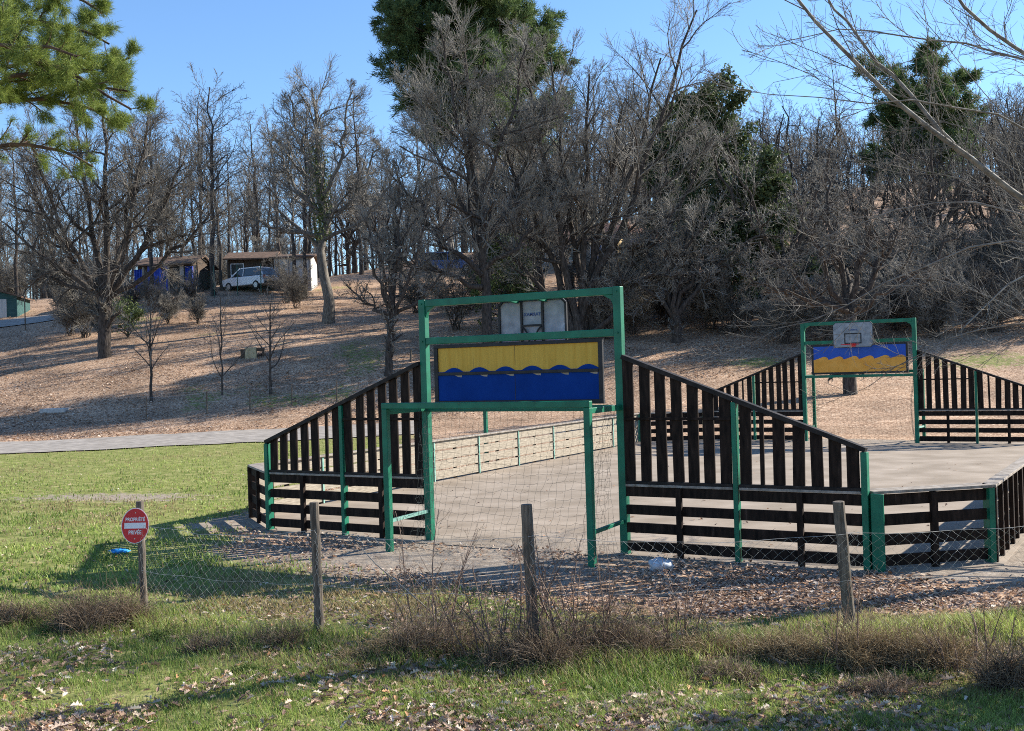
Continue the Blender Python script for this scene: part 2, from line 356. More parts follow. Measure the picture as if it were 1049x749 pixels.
# ------------------------------------------------------------------ ball court
def netting(surf, ns, nt_, r, jit=0, k=3, seed=0):
    """diamond netting on a parametric sheet: surf(s, t) -> (...,3); neighbouring cords zigzag to meet"""
    g = np.random.default_rng(seed); a = []
    t = np.linspace(0, 1, nt_ + 1)
    for i in range(ns + 1):
        z = (np.arange(nt_ + 1) % 2 * 2 - 1) * (.5 if i % 2 else -.5)
        a.append(surf(np.clip((i + z * .98) / ns, 0, 1), t))
    A = np.array(a)
    if jit: A = A + (g.random(A.shape) - .5) * jit
    return tubes(A, np.full(A.shape[:2], r), k)
def cords(surf, ns, nt_, r, jit, seed):
    """slack knotted square mesh: cords both ways through the same jittered knots, sagging between them"""
    g = np.random.default_rng(seed); t = np.linspace(0, 1, nt_ + 1); K = np.array([surf(np.clip(i / ns, 0, 1), t) for i in range(ns + 1)]); K = K + g.normal(0, jit * .45, K.shape); out = []
    for Q in (K, K.transpose(1, 0, 2)):
        M = (Q[:, 1:] + Q[:, :-1]) / 2 + g.normal(0, jit * .22, Q[:, 1:].shape) - np.array([0, 0, .008])
        W_ = np.empty((Q.shape[0], Q.shape[1] * 2 - 1, 3)); W_[:, ::2] = Q; W_[:, 1::2] = M; out.append(tubes(W_, np.full(W_.shape[:2], r), 3))
    return cat(out)
WU, BAY = 1.5, 1.488
def goal_unit(label, loc, rz):
    t = thing('sports_goal', label, 'goal', loc, rz, 'goals at the two ends of the ball court')
    G = MT['green']
    for s in (-1, 1):
        m = MB(); m.box(s * WU - .052, s * WU + .052, -.052, .052, -.2, 3.36); m.build('post', G, t, .008)
        m = MB(); m.prism([(s * (WU - .05), 3.27), (s * (WU - .05), 3.10), (s * (WU - .09), 3.2), (s * (WU - .22), 3.27)], 'y', -.03, .03)
        m.build('corner_gusset', G, t, .004)
    m = MB(); m.box(-WU + .052, WU - .052, -.045, .045, 3.26, 3.355); m.build('top_bar', G, t, .008)
    m = MB(); m.box(-WU + .052, WU - .052, -.045, .045, 2.735, 2.83); m.build('middle_bar', G, t, .008)
    m = MB(); m.box(-WU + .052, WU - .052, -.04, .04, 1.80, 1.875); m.build('crossbar', G, t, .008)
    # cage behind the mouth
    for s in (-1, 1):
        m = MB(); m.box(s * WU - .042, s * WU + .042, -.965, -.885, -.2, 1.885); m.build('cage_post', G, t, .008)
        m = MB(); m.box(s * WU - .035, s * WU + .035, -.884, -.053, 1.81, 1.88); m.build('cage_side_bar', G, t, .006)
        m = MB(); m.bar((s * WU, -.885, .40), (s * WU, -.053, .42), .045, .045); m.build('cage_brace', MT['green_light'] if s < 0 else G, t, .004)
    m = MB(); m.box(-WU - .044, WU + .044, -.968, -.882, 1.886, 1.965); m.build('cage_top_bar', G, t, .008)
    # board: two boards with a wavy joint, both faces painted
    pan = MB(); x0, x1 = -1.33, 1.27
    z0, z1, zm = 1.905, 2.715, 2.315
    N = 121; wx = np.linspace(x0 + .06, x1 - .06, N); ph = (wx - wx[0]) / (wx[-1] - wx[0]) * 6
    fr = ph % 1; bump = np.clip(np.sin(fr * math.pi * 1.0) ** 1.5, 0, 1)
    hump = zm + .03 + .055 * np.where(fr > .25, np.sin((fr - .25) / .75 * math.pi), 0) ** 1
    m = MB(); m.prism([(x0 + .06, z0 + .04), (x1 - .06, z0 + .04)] + [(a, b_) for a, b_ in zip(wx[::-1], hump[::-1])], 'y', -.016, -.006)
    m.build('lower_board', MT['blue'], t)
    m = MB(); m.box(x0 + .06, x1 - .06, -.005, .003, zm - .06, z1 - .04); m.build('upper_board', MT['yellow'], t)
    # court face: blue above, orange waves below
    wave = zm + .035 + .075 * ((1 - fr) ** 1.2 * np.sin(np.clip(fr * 2.2, 0, 1) * math.pi / 2) ** .7 * 2 - .7)
    m = MB(); m.box(x0 + .06, x1 - .06, .0045, .012, z0 + .04, z1 - .04); m.build('court_side_board', MT['blue2'], t)
    m = MB(); m.prism([(x0 + .06, z0 + .045), (x1 - .06, z0 + .045)] + [(a, b_) for a, b_ in zip(wx[::-1], wave[::-1])], 'y', .013, .019)
    m.build('wave_board', MT['orange'], t)
    m = MB(); m.box(x0, x1, -.03, .02, z1 - .042, z1 + .005); m.box(x0, x1, -.03, .02, z0 - .012, z0 + .045); m.box(x0 + .001, x0 + .062, -.029, .012, z0 + .045, z1 - .042); m.box(x1 - .062, x1 - .001, -.029, .012, z0 + .045, z1 - .042)
    m.build('board_frame', MT['black'], t, .003)
    m = MB(); m.box(x0 + .062, x1 - .062, -.034, -.017, zm - .016, zm + .024); m.build('batten', MT['black'], t, .003)
    for k in range(6): m = MB(); c = x0 + .06 + (k + .98) * (x1 - x0 - .12) / 6 - .06; m.prism([(c - .07, zm - .017), (c + .05, zm - .017), (c + .045, zm - .045), (c - .01, zm - .04)], 'y', -.0185, -.0165); m.build('torn_joint_edge', MT['tanwood'], t)
    m = MB(); m.box(-.035, -.029, -.0175, -.0165, z0 + .05, zm - .02); m.box(-.034, -.030, -.007, -.0055, zm + .1, z1 - .045); m.build('board_seam', MT['black'], t)
    for s in (-1, 1):
        for zz in (1.86, 2.78, 3.3, .42): m = MB(); m.tube([(s * WU, -.066, zz), (s * WU, -.053, zz)], .013, 6); m.build('bolt', MT['green'], t)
    # basketball board on the court side
    bx0, bx1, by, bz0, bz1 = -.51, .53, .42, 2.63, 3.29
    c = .06; pts = [(bx0 + c, bz0), (bx1 - c, bz0), (bx1, bz0 + c), (bx1, bz1 - c), (bx1 - c, bz1), (bx0 + c, bz1), (bx0, bz1 - c), (bx0, bz0 + c)]
    m = MB(); m.prism(pts, 'y', by, by + .02); bb = m.build('backboard', MT['backboard'], t)
    m = MB()
    for i in range(8):
        a, b_ = pts[i], pts[(i + 1) % 8]; m.bar((a[0], by - .008, a[1]), (b_[0], by - .008, b_[1]), .03, .03, (0, 1, 0))
    mid = .01
    for s in (-1, 1):
        m.bar((mid + s * .165, by - .012, bz0 + .01), (mid + s * .165, by - .012, bz1 - .01), .03, .026, (0, 1, 0))
        m.tube([(mid + s * .15, by - .03, 2.93), (mid + s * .10, by - .03, 2.88), (mid + s * .05, by - .03, 2.80), (mid + s * .04, by - .03, 2.70), (mid + s * .04, by - .03, 2.61)], .012, 6)
    m.bar((mid - .15, by - .014, 2.945), (mid + .15, by - .014, 2.945), .026, .026, (0, 1, 0)); m.build('backboard_frame', MT['black'], bb)
    for s in (-1, 1):
        for za, zb in ((3.3, 3.27), (2.78, 2.78)): m = MB(); m.bar((mid + s * .22, .045, za), (mid + s * .22, by - .02, zb), .05, .04); m.build('board_arm', G, t, .004)
    m = MB()        # target rectangle on the court face
    for a in ((-.2, 2.72, .2, 2.75), (-.2, 2.98, .2, 3.01), (-.23, 2.72, -.2, 3.01), (.2, 2.72, .23, 3.01)): m.box(mid + a[0], mid + a[2], by + .021, by + .024, a[1], a[3])
    m.build('target_rectangle', MT['black'], bb)
    for side in (0, 1):
        cu = bpy.data.curves.new('lettering', 'FONT'); cu.body = 'TARMAX'; cu.size = .062; cu.extrude = .002; cu.offset = .0012; cu.align_x = 'CENTER'; cu.space_character = 1.12
        o = bpy.data.objects.new('tmp', cu); COL.objects.link(o)
        me = bpy.data.meshes.new_from_object(o.evaluated_get(bpy.context.evaluated_depsgraph_get())); bpy.data.objects.remove(o)
        me.materials.clear(); me.materials.append(MT['inkblue'])
        q = bpy.data.objects.new('lettering', me); COL.objects.link(q); q.parent = bb
        # read from the court; seen reversed through the board from behind
        q.rotation_euler = (R(90), 0, R(180)); q.location = (mid, by - .004 if side == 0 else by + .024, 3.075)
    m = MB(); a = np.linspace(0, 2 * math.pi, 25); m.tube([(mid + .225 * math.cos(q), by + .36 + .225 * math.sin(q), 2.70) for q in a], .011, 6, False)
    m.box(mid - .07, mid + .07, by + .025, by + .05, 2.64, 2.73); m.box(mid - .04, mid + .04, by + .05, by + .14, 2.69, 2.705)
    m.build('hoop', MT['red'], t)
    # net
    def back(s, tt):
        sag = .10 * np.sin(s * math.pi) * np.sin(tt * math.pi)
        x = -1.42 + 2.84 * s + 0 * tt; edge = 1 - abs(2 * s - 1) ** 6
        y = -.10 - (.35 + .3 * edge) * tt ** 1.3 - .07 * np.sin(s * 9) * tt; z = 1.80 * (1 - tt) + .03 - sag
        return np.stack([x, y, z], -1)
    A = [cords(back, 26, 17, .0016, .022, 3)]
    for s in (-1, 1):
        def sd_(q, tt, s=s):
            x = s * 1.44 - s * (.1 * np.sin(tt * 3) + .12 * tt * q); y = -.05 - (.25 + .45 * tt) * q; z = 1.8 * (1 - tt) + .03 + 0 * q
            return np.stack([x + 0 * tt, y, z], -1)
        A.append(cords(sd_, 7, 16, .0016, .03, 4))
    V, Fq = cat(A); mesh_np('goal_net', V, [Fq], MT['net'], t)
    return t
gu = goal_unit('green steel goal nearest the camera, seen from behind, yellow over blue board', (CX, CY, 0), -TH)
fx, fy = court(0, CL)
g2 = dup(gu, (fx, fy, 0), -TH + math.pi, label='green steel goal at the far end, blue over orange waves facing the court')

def wing(name_label, u_sign, v, flip, group='slatted wing fences beside the goals'):
    """origin at the tall post; local x runs away from the goal"""
    x, y = court(u_sign * WU, v)
    s = u_sign
    t = thing('slatted_wing_fence', name_label, 'fence', (x, y, 0), -TH, group)
    W_, D = MT['darkwood'], MT['darkcap']
    top = lambda a: 2.50 - (a / (2 * BAY)) * (2.50 - 1.36)
    y0 = -.04 * flip
    a0 = .056
    for k in range(2):
        xa = a0 if k == 0 else BAY + .04; xb = BAY - .04 if k == 0 else 2 * BAY - .045
        m = MB(); wd = .138; n = 7; step = (xb - xa - wd) / (n - 1)
        for i in range(n):
            if k == 1 and i == 1: wdt = .05
            else: wdt = wd
            c = xa + wd / 2 + i * step + random.uniform(-.014, .014); l, r = c - wdt / 2, c + wdt / 2
            e = random.uniform(-.014, .014)
            m.prism([(s * l, .90), (s * r, .90), (s * (r + e), top(r) - .03), (s * (l + e), top(l) - .03)], 'y', y0 - .014, y0 + .014)
        m.build('slat_panel', W_, t, .003)
        m = MB(); mat_ = W_
        for z0, z1 in ((.735, .86), (.51, .635), (.285, .41), (.06, .185)):
            m.box(min(s * xa, s * xb), max(s * xa, s * xb), y0 - .018, y0 + .018, z0 + random.uniform(-.006, .006), z1 + random.uniform(-.006, .006))
        m.build('board_panel', W_, t, .003)
        m = MB(); xm = (xa + xb) / 2 + .02; m.box(s * xm - .035, s * xm + .035, y0 - .075 if flip > 0 else y0 + .019, y0 - .019 if flip > 0 else y0 + .075, .0, .86); m.build('batten', W_, t, .003)
        m = MB(); m.box(min(s * xa, s * xb), max(s * xa, s * xb), y0 - .035, y0 + .075, .862, .892); m.build('ledge', MT['cap'], t, .003)
        m = MB(); m.box(min(s * xa, s * xb), max(s * xa, s * xb), y0 - .03, y0 + .03, .893, .93); m.build('lower_rail', D, t, .003)
    m = MB(); m.box(min(s * .06, s * (BAY - .04)), max(s * .06, s * (BAY - .04)), y0 - .035, y0 - .015, 1.685, 1.72); m.build('middle_rail', W_, t, .002)
    m = MB(); m.bar((s * .055, y0, top(.055)), (s * (2 * BAY + .02), y0, top(2 * BAY + .02)), .11, .055, (0, 0, 1)); m.build('top_rail', D, t, .004)
    m = MB(); m.box(s * BAY - .03, s * BAY + .03, y0 - .05, y0 + .05, -.2, top(BAY) - .03); m.build('post', MT['green'], t, .005)
    m = MB(); m.box(s * 2 * BAY - .035, s * 2 * BAY + .035, y0 - .055, y0 + .055, -.2, top(2 * BAY) - .03); m.build('post', MT['green'], t, .005)
    return t
wing('dark slatted wing sloping down left of the near goal', -1, 0, 1)
wing('dark slatted wing sloping down right of the near goal', 1, 0, 1)
wing('distant dark slatted wing between the far goal and the near right wing', -1, CL, -1)
wing('distant dark slatted wing running off right of the far goal', 1, CL, -1)

def low_wall(label, p0, p1, nb, inner, side, ledge=.2, hgt=.86, tan=False, group=None, posts=True, gap=.1):
    """low plank wall from court point p0 to p1; side=+1: court lies on the left of p0->p1"""
    a = np.array(court(*p0)); b_ = np.array(court(*p1)); L = float(np.linalg.norm(b_ - a)); ang = math.atan2(b_[1] - a[1], b_[0] - a[0])
    t = thing('low_plank_wall', label, 'wall', (a[0], a[1], 0), ang, group)
    bl = L / nb; wm = MT['tanwood'] if tan else MT['darkwood']
    for k in range(nb):
        xa, xb = k * bl + .045, (k + 1) * bl - .045
        m = MB(); n = 4; ph = (hgt - .06 - gap * (n - 1)) / n
        for i in range(n):
            z = .05 + i * (ph + gap) + random.uniform(-.005, .005); m.box(xa - (.04 if tan else 0), xb + (.04 if tan else 0), -.016, .016, z, z + ph)
        m.build('board_panel', wm, t, .003)
        m = MB(); c = (xa + xb) / 2; m.box(c - .04, c + .04, -side * .017 - (.05 if side > 0 else 0), -side * .017 + (0 if side > 0 else .05), 0, hgt - .005); m.build('batten', MT['darkwood'], t, .003)
    for k in range(nb + 1):
        m = MB(); m.box(k * bl - .036, k * bl + .036, -.062, .062 if not tan else -.017, -.2, hgt - .002)
        if tan and side < 0: m = MB(); m.box(k * bl - .036, k * bl + .036, .017, .062, -.2, hgt - .002)
        m.build('post', MT['green'] if (k in (0, nb) and not tan and posts) else (MT['darkwood'] if inner != 'tall' else MT['green']), t, .004)
    m = MB(); lo, hi = (-.06, ledge - .06) if side > 0 else (.06 - ledge, .06); m.box(-.02, L + .02, lo, hi, hgt, hgt + .032); m.build('ledge', MT['cap'], t, .004)
    if tan and inner == 'pins':
        for k in range(nb + 1):
            m = MB(); y = side * .024; m.box(k * bl - .018, k * bl + .018, min(y, y + side * .015), max(y, y + side * .015), .02, hgt - .01); m.build('steel_strap', MT['green_light'], t)
    return t
CW = 'cut corner walls of the ball court'
low_wall('low dark corner wall with a broad pale ledge at the near right of the court', (WU + 2 * BAY + .06, .02), (5.6, 1.0), 1, '', 1, .26, group=CW)
low_wall('low dark corner wall at the near left of the court beside the lawn', (-5.75, .89), (-WU - 2 * BAY - .05, .02), 1, '', 1, .24, group=CW, posts=False)
low_wall('long low side wall of pale planks behind the near goal net', (-6.2, 17.2), (-5.78, .92), 9, 'pins', 1, .13, tan=True, gap=.03, group='long side walls of the ball court')
low_wall('long low side wall leading away along the right of the court', (5.62, 1.02), (5.75, 17.2), 18, '', 1, .16, tan=True, gap=.05, group='long side walls of the ball court')
low_wall('low distant corner wall at the far left of the court', (-WU - 2 * BAY - .05, CL), (-6.18, 17.25), 1, '', 1, .14, group=CW)
# green post standing at the side entrance and doubled post near the right corner
a = court(-6.35, 9.1); m = MB(); m.box(-.04, .04, -.04, .04, -.2, 1.5); o = m.build('steel_post', MT['green'], None, .005, loc=(a[0], a[1], 0)); o.rotation_euler = (0, 0, -TH)
tag(o, 'green square steel post rising behind the long pale side wall', 'post')
a = court(WU + 2 * BAY + .13, -.07); m = MB(); m.box(-.07, .07, -.012, .012, -.1, .87); m.box(-.07, -.045, .012, .07, -.1, .87); o = m.build('steel_plate', MT['green'], None, .004, loc=(a[0], a[1], 0)); o.rotation_euler = (0, 0, -TH - .1)
tag(o, 'green folded steel plate covering the joint beside the near right corner wall', 'plate')

# ------------------------------------------------------------------ wire fence and sign
fp = [gd(148, 632), gd(328, 655), gd(549, 672), gd(873, 647)]
fp = [np.array([-6.6, 12.0, hz(-6.6, 12.0)])] + fp + [np.array([5.75, 10.3, hz(5.75, 10.3)])]
ft = thing('wire_fence', 'sagging wire netting fence on weathered round wooden posts in front of the court', 'fence', fp[1])
org = fp[1]
hts = [1.15, 1.16, 1.22, 1.25, 1.13, 1.2]; rad = [.045, .038, .044, .05, .055, .05]; lean = [(0, 0), (-.01, 0), (-.015, .01), (-.045, .02), (-.085, 0), (0, 0)]
for p, h_, r_, le in zip(fp, hts, rad, lean):
    b0 = p - org; m = MB(); n = 9; q = []
    for i in range(n): f_ = i / (n - 1) ; q.append((b0[0] + le[0] * f_ + random.uniform(-.004, .004), b0[1] + le[1] * f_ + random.uniform(-.004, .004), b0[2] - .25 + (h_ + .25) * f_))
    m.tube(q, [r_ * random.uniform(.93, 1.05) for _ in range(n)], 12); m.build('fence_post', MT['postwood'], ft, .006)
tops = np.array([[p[0] + l[0], p[1] + l[1], p[2] + h_] for p, h_, l in zip(fp, hts, lean)]) - org; bots = np.array(fp) - org
def seg_surf(i, hh0, hh1):
    def f(s, tt):
        s = np.broadcast_to(s, np.shape(tt)); a = bots[i][:, None] + (bots[i + 1] - bots[i])[:, None] * s; sag = 4 * s * (1 - s)
        z0 = a[2] + .02; z1 = a[2] + hh0 + (hh1 - hh0) * s - .07 * sag
        x = a[0] + .03 * np.sin(tt * 6 + s * 9) + .10 * (tt - .5) * np.sin(s * 5 + i); y = a[1] - .06 + .05 * np.sin(tt * 4 + s * 17 + i) * sag
        return np.stack([x + 0 * tt, y + 0 * tt, z0 + (z1 - z0) * tt], -1)
    return f
A = []
for i, (a, b_) in enumerate(((1.0, .95), (.92, .98), (.98, 1.0), (1.0, .86), (.86, .9))):
    if i == 0: continue
    ln = np.linalg.norm(bots[i + 1] - bots[i]); ns = int(ln / .055)
    A.append(netting(seg_surf(i, a, b_), ns, 18, .0011, .012, seed=i))
    for hh in (0, .5, 1.0):
        f = seg_surf(i, a, b_); s = np.linspace(0, 1, 24); pts = np.array([f(q, np.array([hh]))[0] for q in s]); A.append(tubes(pts[None], np.full((1, 24), .0018), 4))
V, Fq = cat(A); mesh_np('wire_netting', V, [Fq], MT['wire'], ft)
# sign
sp = fp[1] + np.array([-.045, -.062, .92])
st = thing('warning_sign', 'red oval sign with a white bar fixed to the leftmost fence post', 'sign', sp, R(14)); st.rotation_euler = (R(-2), R(3), R(16))
ov = lambda a, b_, n=48: [(a * math.cos(i * 2 * math.pi / n), b_ * math.sin(i * 2 * math.pi / n)) for i in range(n)]
m = MB(); m.prism(ov(.132, .178), 'y', -.002, .004); m.build('rim', MT['white'], st)
m = MB(); m.prism(ov(.125, .171), 'y', -.005, -.0022); m.build('plate', MT['red'], st)
m = MB(); m.box(-.102, .102, -.008, -.0052, -.027, .03); m.build('white_bar', MT['white'], st)
for body, z, sz in (('PROPRIÉTÉ', .047, .05), ('PRIVÉE', -.085, .055)):
    cu = bpy.data.curves.new('lettering', 'FONT'); cu.body = body; cu.size = sz; cu.extrude = .001; cu.offset = .0012; cu.align_x = 'CENTER'
    o = bpy.data.objects.new('tmp', cu); COL.objects.link(o); me = bpy.data.meshes.new_from_object(o.evaluated_get(bpy.context.evaluated_depsgraph_get())); bpy.data.objects.remove(o)
    me.materials.clear(); me.materials.append(MT['white']); q = bpy.data.objects.new('lettering', me); COL.objects.link(q); q.parent = st; q.rotation_euler = (R(90), 0, 0); q.location = (0, -.0065, z); q.scale = (.76, 1, 1)
m = MB()
for z in (.13, -.13): m.tube([(0.0, -.0075, z), (0, -.0045, z)], .006, 8)
m.build('screw', MT['steel'], st)

# ------------------------------------------------------------------ litter and small things on the ground
def crumple(name, label, c, px, py, sz, mat, seed):
    g = np.random.default_rng(seed); bm_v = []; n, k = 10, 16
    p = gd(px, py)
    for i in range(n + 1):
        th = math.pi * i / n
        for j in range(k):
            ph = 2 * math.pi * j / k; r = 1 + g.uniform(-.28, .28); bm_v.append((sz[0] * r * math.sin(th) * math.cos(ph), sz[1] * r * math.sin(th) * math.sin(ph), sz[2] * r * math.cos(th)))
    f = [(i * k + j, i * k + (j + 1) % k, (i + 1) * k + (j + 1) % k, (i + 1) * k + j) for i in range(n) for j in range(k)]
    o = mesh_np(name, bm_v, [np.array(f)], mat, loc=tuple(p + np.array([0, 0, sz[2] * .7]))); return tag(o, label, c)
crumple('plastic_bag', 'crumpled white plastic bag lying on leaves at the foot of the right wing', 'bag', 677, 585, (.14, .1, .085), M_noise('crumpled_white_plastic', (.35, .38, .42), (.65, .68, .72), 12, .3), 5)
crumple('plastic_wrapper', 'bright blue crumpled wrapper lying in the shaded grass behind the sign', 'litter', 122, 568, (.13, .1, .035), M_noise('blue_plastic', (.02, .2, .5), (.05, .35, .7), 12, .3), 6)
q = court(-6.1, 15.9)
o = crumple('cloth_rag', 'white cloth left hanging on the end of the long pale side wall', 'cloth', 630, 440, (.16, .12, .17), MT['white'], 8); o.location = (q[0], q[1], .86)
p = gd(57, 421); m = MB(); m.box(-.55, .55, -.4, .4, -.1, .09); o = m.build('concrete_slab', M_noise('pale_concrete', (.35, .34, .33), (.5, .49, .47), 8, .9), None, .02, loc=p); tag(o, 'small pale concrete slab lying flat on the leafy bank', 'slab')

# ------------------------------------------------------------------ trees
def norm(a): return a / (np.linalg.norm(a, axis=-1, keepdims=True) + 1e-9)
def child(rng, Pp, Rp, n, t0, t1, ang, lr, M=6, wob=.15, trop=.05, rr=.6, tip=.3, shape=0.5, flat=0, angv=.2, maxr=None, lmin=0):
    """grow n children on every polyline of Pp (N,K,3); returns (N*n,M,3),(N*n,M)"""
    N, K, _ = Pp.shape
    t = t0 + (t1 - t0) * ((np.arange(n)[None, :] + rng.random((N, n))) / n); f = t * (K - 1); i = np.clip(f.astype(int), 0, K - 2); fr = f - i
    rows = np.arange(N)[:, None]
    A = Pp[rows, i]; B = Pp[rows, i + 1]; pos = A + (B - A) * fr[..., None]; T = norm(B - A)
    rad = Rp[rows, i] * (1 - fr) + Rp[rows, i + 1] * fr
    Lp = np.linalg.norm(np.diff(Pp, axis=1), axis=2).sum(1)[:, None]
    az = rng.random((N, 1)) * 6.28 + np.arange(n)[None, :] * 2.4 + rng.normal(0, .4, (N, n))
    ref = np.where(np.abs(T[..., 2:3]) < .9, np.array([0, 0, 1.]), np.array([1., 0, 0])); n1 = norm(np.cross(T, ref)); n2 = np.cross(T, n1)
    side = np.cos(az)[..., None] * n1 + np.sin(az)[..., None] * n2
    if flat: side = norm(side * np.array([1, 1, 1 - flat]))
    a = ang + rng.normal(0, angv, (N, n)); d = norm(np.cos(a)[..., None] * T + np.sin(a)[..., None] * side)
    ln = np.maximum(Lp * lr * (1 - shape * (t - t0) / max(t1 - t0, 1e-6)) * rng.uniform(.6, 1.15, (N, n)), lmin)
    pos = pos.reshape(-1, 3); d = d.reshape(-1, 3); ln = ln.reshape(-1); r0 = (rad * rr).reshape(-1) * rng.uniform(.75, 1.1, N * n)
    if maxr: r0 = np.minimum(r0, maxr)
    out = [pos]; st = (ln / (M - 1))[:, None]; bend = rng.normal(0, 1, d.shape) * wob * .5
    for k in range(M - 1):
        d = norm(d + bend + rng.normal(0, wob, d.shape) + np.array([0, 0, trop])); out.append(out[-1] + d * st)
    Pn = np.stack(out, 1); Rn = r0[:, None] * (1 - (1 - tip) * np.linspace(0, 1, M)[None, :])
    return Pn, Rn
def poly(pts, r0, r1, M=10, wob=0, rng=None):
    pts = np.asarray(pts, float); s = np.concatenate([[0], np.cumsum(np.linalg.norm(np.diff(pts, axis=0), axis=1))]); q = np.linspace(0, s[-1], M)
    Q = np.stack([np.interp(q, s, pts[:, k]) for k in range(3)], 1)
    Q[1:-1] = (Q[:-2] + 2 * Q[1:-1] + Q[2:]) / 4
    if wob and rng is not None: Q[1:] += rng.normal(0, wob, (M - 1, 3))
    r = np.linspace(r0, r1, M)
    return Q, r
def flare(r, k=1.22): r = r.copy(); r[0] *= k; return r
def tree(name, label, c, base, rng, trunks, levels, bark='bark', twig='twig', group=None, tipmin=.004, rz=0, keep=False):
    """trunks: list of (Q, r) polylines in local coordinates; levels: list of dicts for child()"""
    t = thing(name, label, c, base, rz, group)
    Mx = max(len(q) for q, _ in trunks)
    V, Fq = cat([tubes(q[None], flare(r)[None], 10) for q, r in trunks])
    Pc = np.stack([q for q, _ in trunks]); Rc = np.stack([r for _, r in trunks])
    tr = [(V, Fq)]; cr = []; ends = None
    for li, lv in enumerate(levels):
        Pn, Rn = child(rng, Pc, Rc, **lv); Rn = np.maximum(Rn, tipmin)
        k = (8, 5, 3, 3, 3)[li]
        (tr if li == 0 else cr).append(tubes(Pn, Rn, k))
        if li == 1: pass
        Pc, Rc = Pn, Rn
        if li == len(levels) - 2: prev = Pn
    ends = Pc
    V, Fq = cat(tr); mesh_np('trunk', V, [Fq], MT[bark], t, smooth=True)
    V, Fq = cat(cr); mesh_np('crown', V, [Fq], MT[twig], t, smooth=True)
    return (t, ends) if keep else t
def LV(*a): return [dict(n=x[0], t0=x[1], t1=x[2], ang=x[3], lr=x[4], M=x[5], wob=x[6], trop=x[7], rr=x[8], **(x[9] if len(x) > 9 else {})) for x in a]
def leaves_at(pts, rng, K, spread, size, aspect=.5):
    """K leaf quads round each point"""
    N = len(pts); c = np.repeat(pts, K, 0) + rng.normal(0, 1, (N * K, 3)) * spread
    a = norm(rng.normal(0, 1, (N * K, 3))); b_ = norm(np.cross(a, rng.normal(0, 1, (N * K, 3)))); s = size * rng.uniform(.6, 1.3, (N * K, 1))
    V = np.stack([c - a * s, c + b_ * s * aspect, c + a * s, c - b_ * s * aspect], 1).reshape(-1, 3)
    return V, np.arange(len(V)).reshape(-1, 4)
def needles_at(pts, dirs, rng, K, l, w_, spreadd=.75):
    N = len(pts); c = np.repeat(pts, K, 0); d = norm(np.repeat(dirs, K, 0) + rng.normal(0, spreadd, (N * K, 3)))
    sd = norm(np.cross(d, rng.normal(0, 1, d.shape))); ll = l * rng.uniform(.6, 1.2, (N * K, 1)); c = c + rng.normal(0, l * .25, c.shape)
    V = np.stack([c - sd * w_, c + sd * w_, c + d * ll], 1).reshape(-1, 3); return V, np.arange(len(V)).reshape(-1, 3)

def r_(s): return np.random.default_rng(s)
def straight(h, r0, r1, lean=(0, 0), M=10, wob=.06, seed=0, at=(0, 0)):
    g = r_(seed); return poly([(at[0], at[1], -.3), (at[0] + lean[0] * .3, at[1] + lean[1] * .3, h * .4), (at[0] + lean[0], at[1] + lean[1], h)], r0, r1, M, wob, g)

# --- big oak on the left bank
b = gd(107, 366); D = b[1]; u_ = D / CAM_F            # metres per photo pixel at this tree
g = r_(1)
tk = [straight(3.6, .35, .31, (.15, 0), 10, .03, 1)]
for q in ((-5.3, 1, 5.0, .17), (-3.6, -1, 8.6, .19), (-1.5, .8, 11.5, .18), (.6, -.4, 12.6, .2), (2.6, .6, 11.0, .18), (4.6, -.6, 8.2, .19), (6.0, .6, 5.6, .15), (-4.6, 1.8, 2.4, .12), (3.3, -2.6, 9, .14), (-2.3, -2.6, 9.5, .14)):
    z0 = g.uniform(2.7, 3.6); a = (.12, 0, z0); mid = (a[0] + q[0] * .42, q[1] * .4, z0 + q[2] * .28); tk.append(poly([a, mid, (q[0] * .8, q[1] * .9, z0 + q[2] * .6), (q[0], q[1], z0 + q[2] * .85)], q[3], .05, 10, .09, g))
tree('oak_tree', 'dark wide spreading bare oak alone on the leafy left bank', 'tree', b, g, tk,
     LV((11, .3, 1, .75, .42, 7, .18, .05, .6), (9, .12, 1, .7, .6, 7, .13, .06, .6), (15, .08, 1, .6, .8, 5, .07, .08, .55)), twig='twig_dark', tipmin=.0075)
# --- tall tree with a pale lit trunk
b = gd(336, 331); g = r_(2); Ht = 15.0
tk = [straight(Ht * .93, .35, .06, (-.6, .3), 10, .10, 3)]
for q in ((-4.8, 0, 6.4, 5.2, .16), (-3.2, 1, 11, 6.5, .13), (3.4, .5, 10.5, 6, .14), (4.8, -.5, 8.8, 5, .13), (1.9, -1, 13.5, 7.5, .13), (-1.8, -.6, 13.6, 8, .12)):
    a = (-.1, 0, q[3]); tk.append(poly([a, (q[0] * .5, q[1] * .5, q[3] + (q[2] - q[3]) * .3), (q[0], q[1], q[2])], q[4], .04, 10, .12, g))
tb, ends = tree('oak_tree', 'tall bare tree with a pale sunlit trunk beside the white shed', 'tree', b, g, tk,
     LV((12, .3, 1, .8, .36, 7, .2, .05, .55), (8, .12, 1, .7, .6, 7, .13, .06, .6), (15, .08, 1, .6, .8, 5, .07, .08, .55)), bark='bark_pale', tipmin=.0078, keep=True)
g = r_(21); c_ = np.stack([-.2 + g.normal(0, .25, 260), g.normal(0, .25, 260), g.uniform(5, 10.5, 260)], 1); V, Fq = leaves_at(c_, g, 6, .22, .09); mesh_np('ivy', V, [Fq], MT['ivy'], tb)
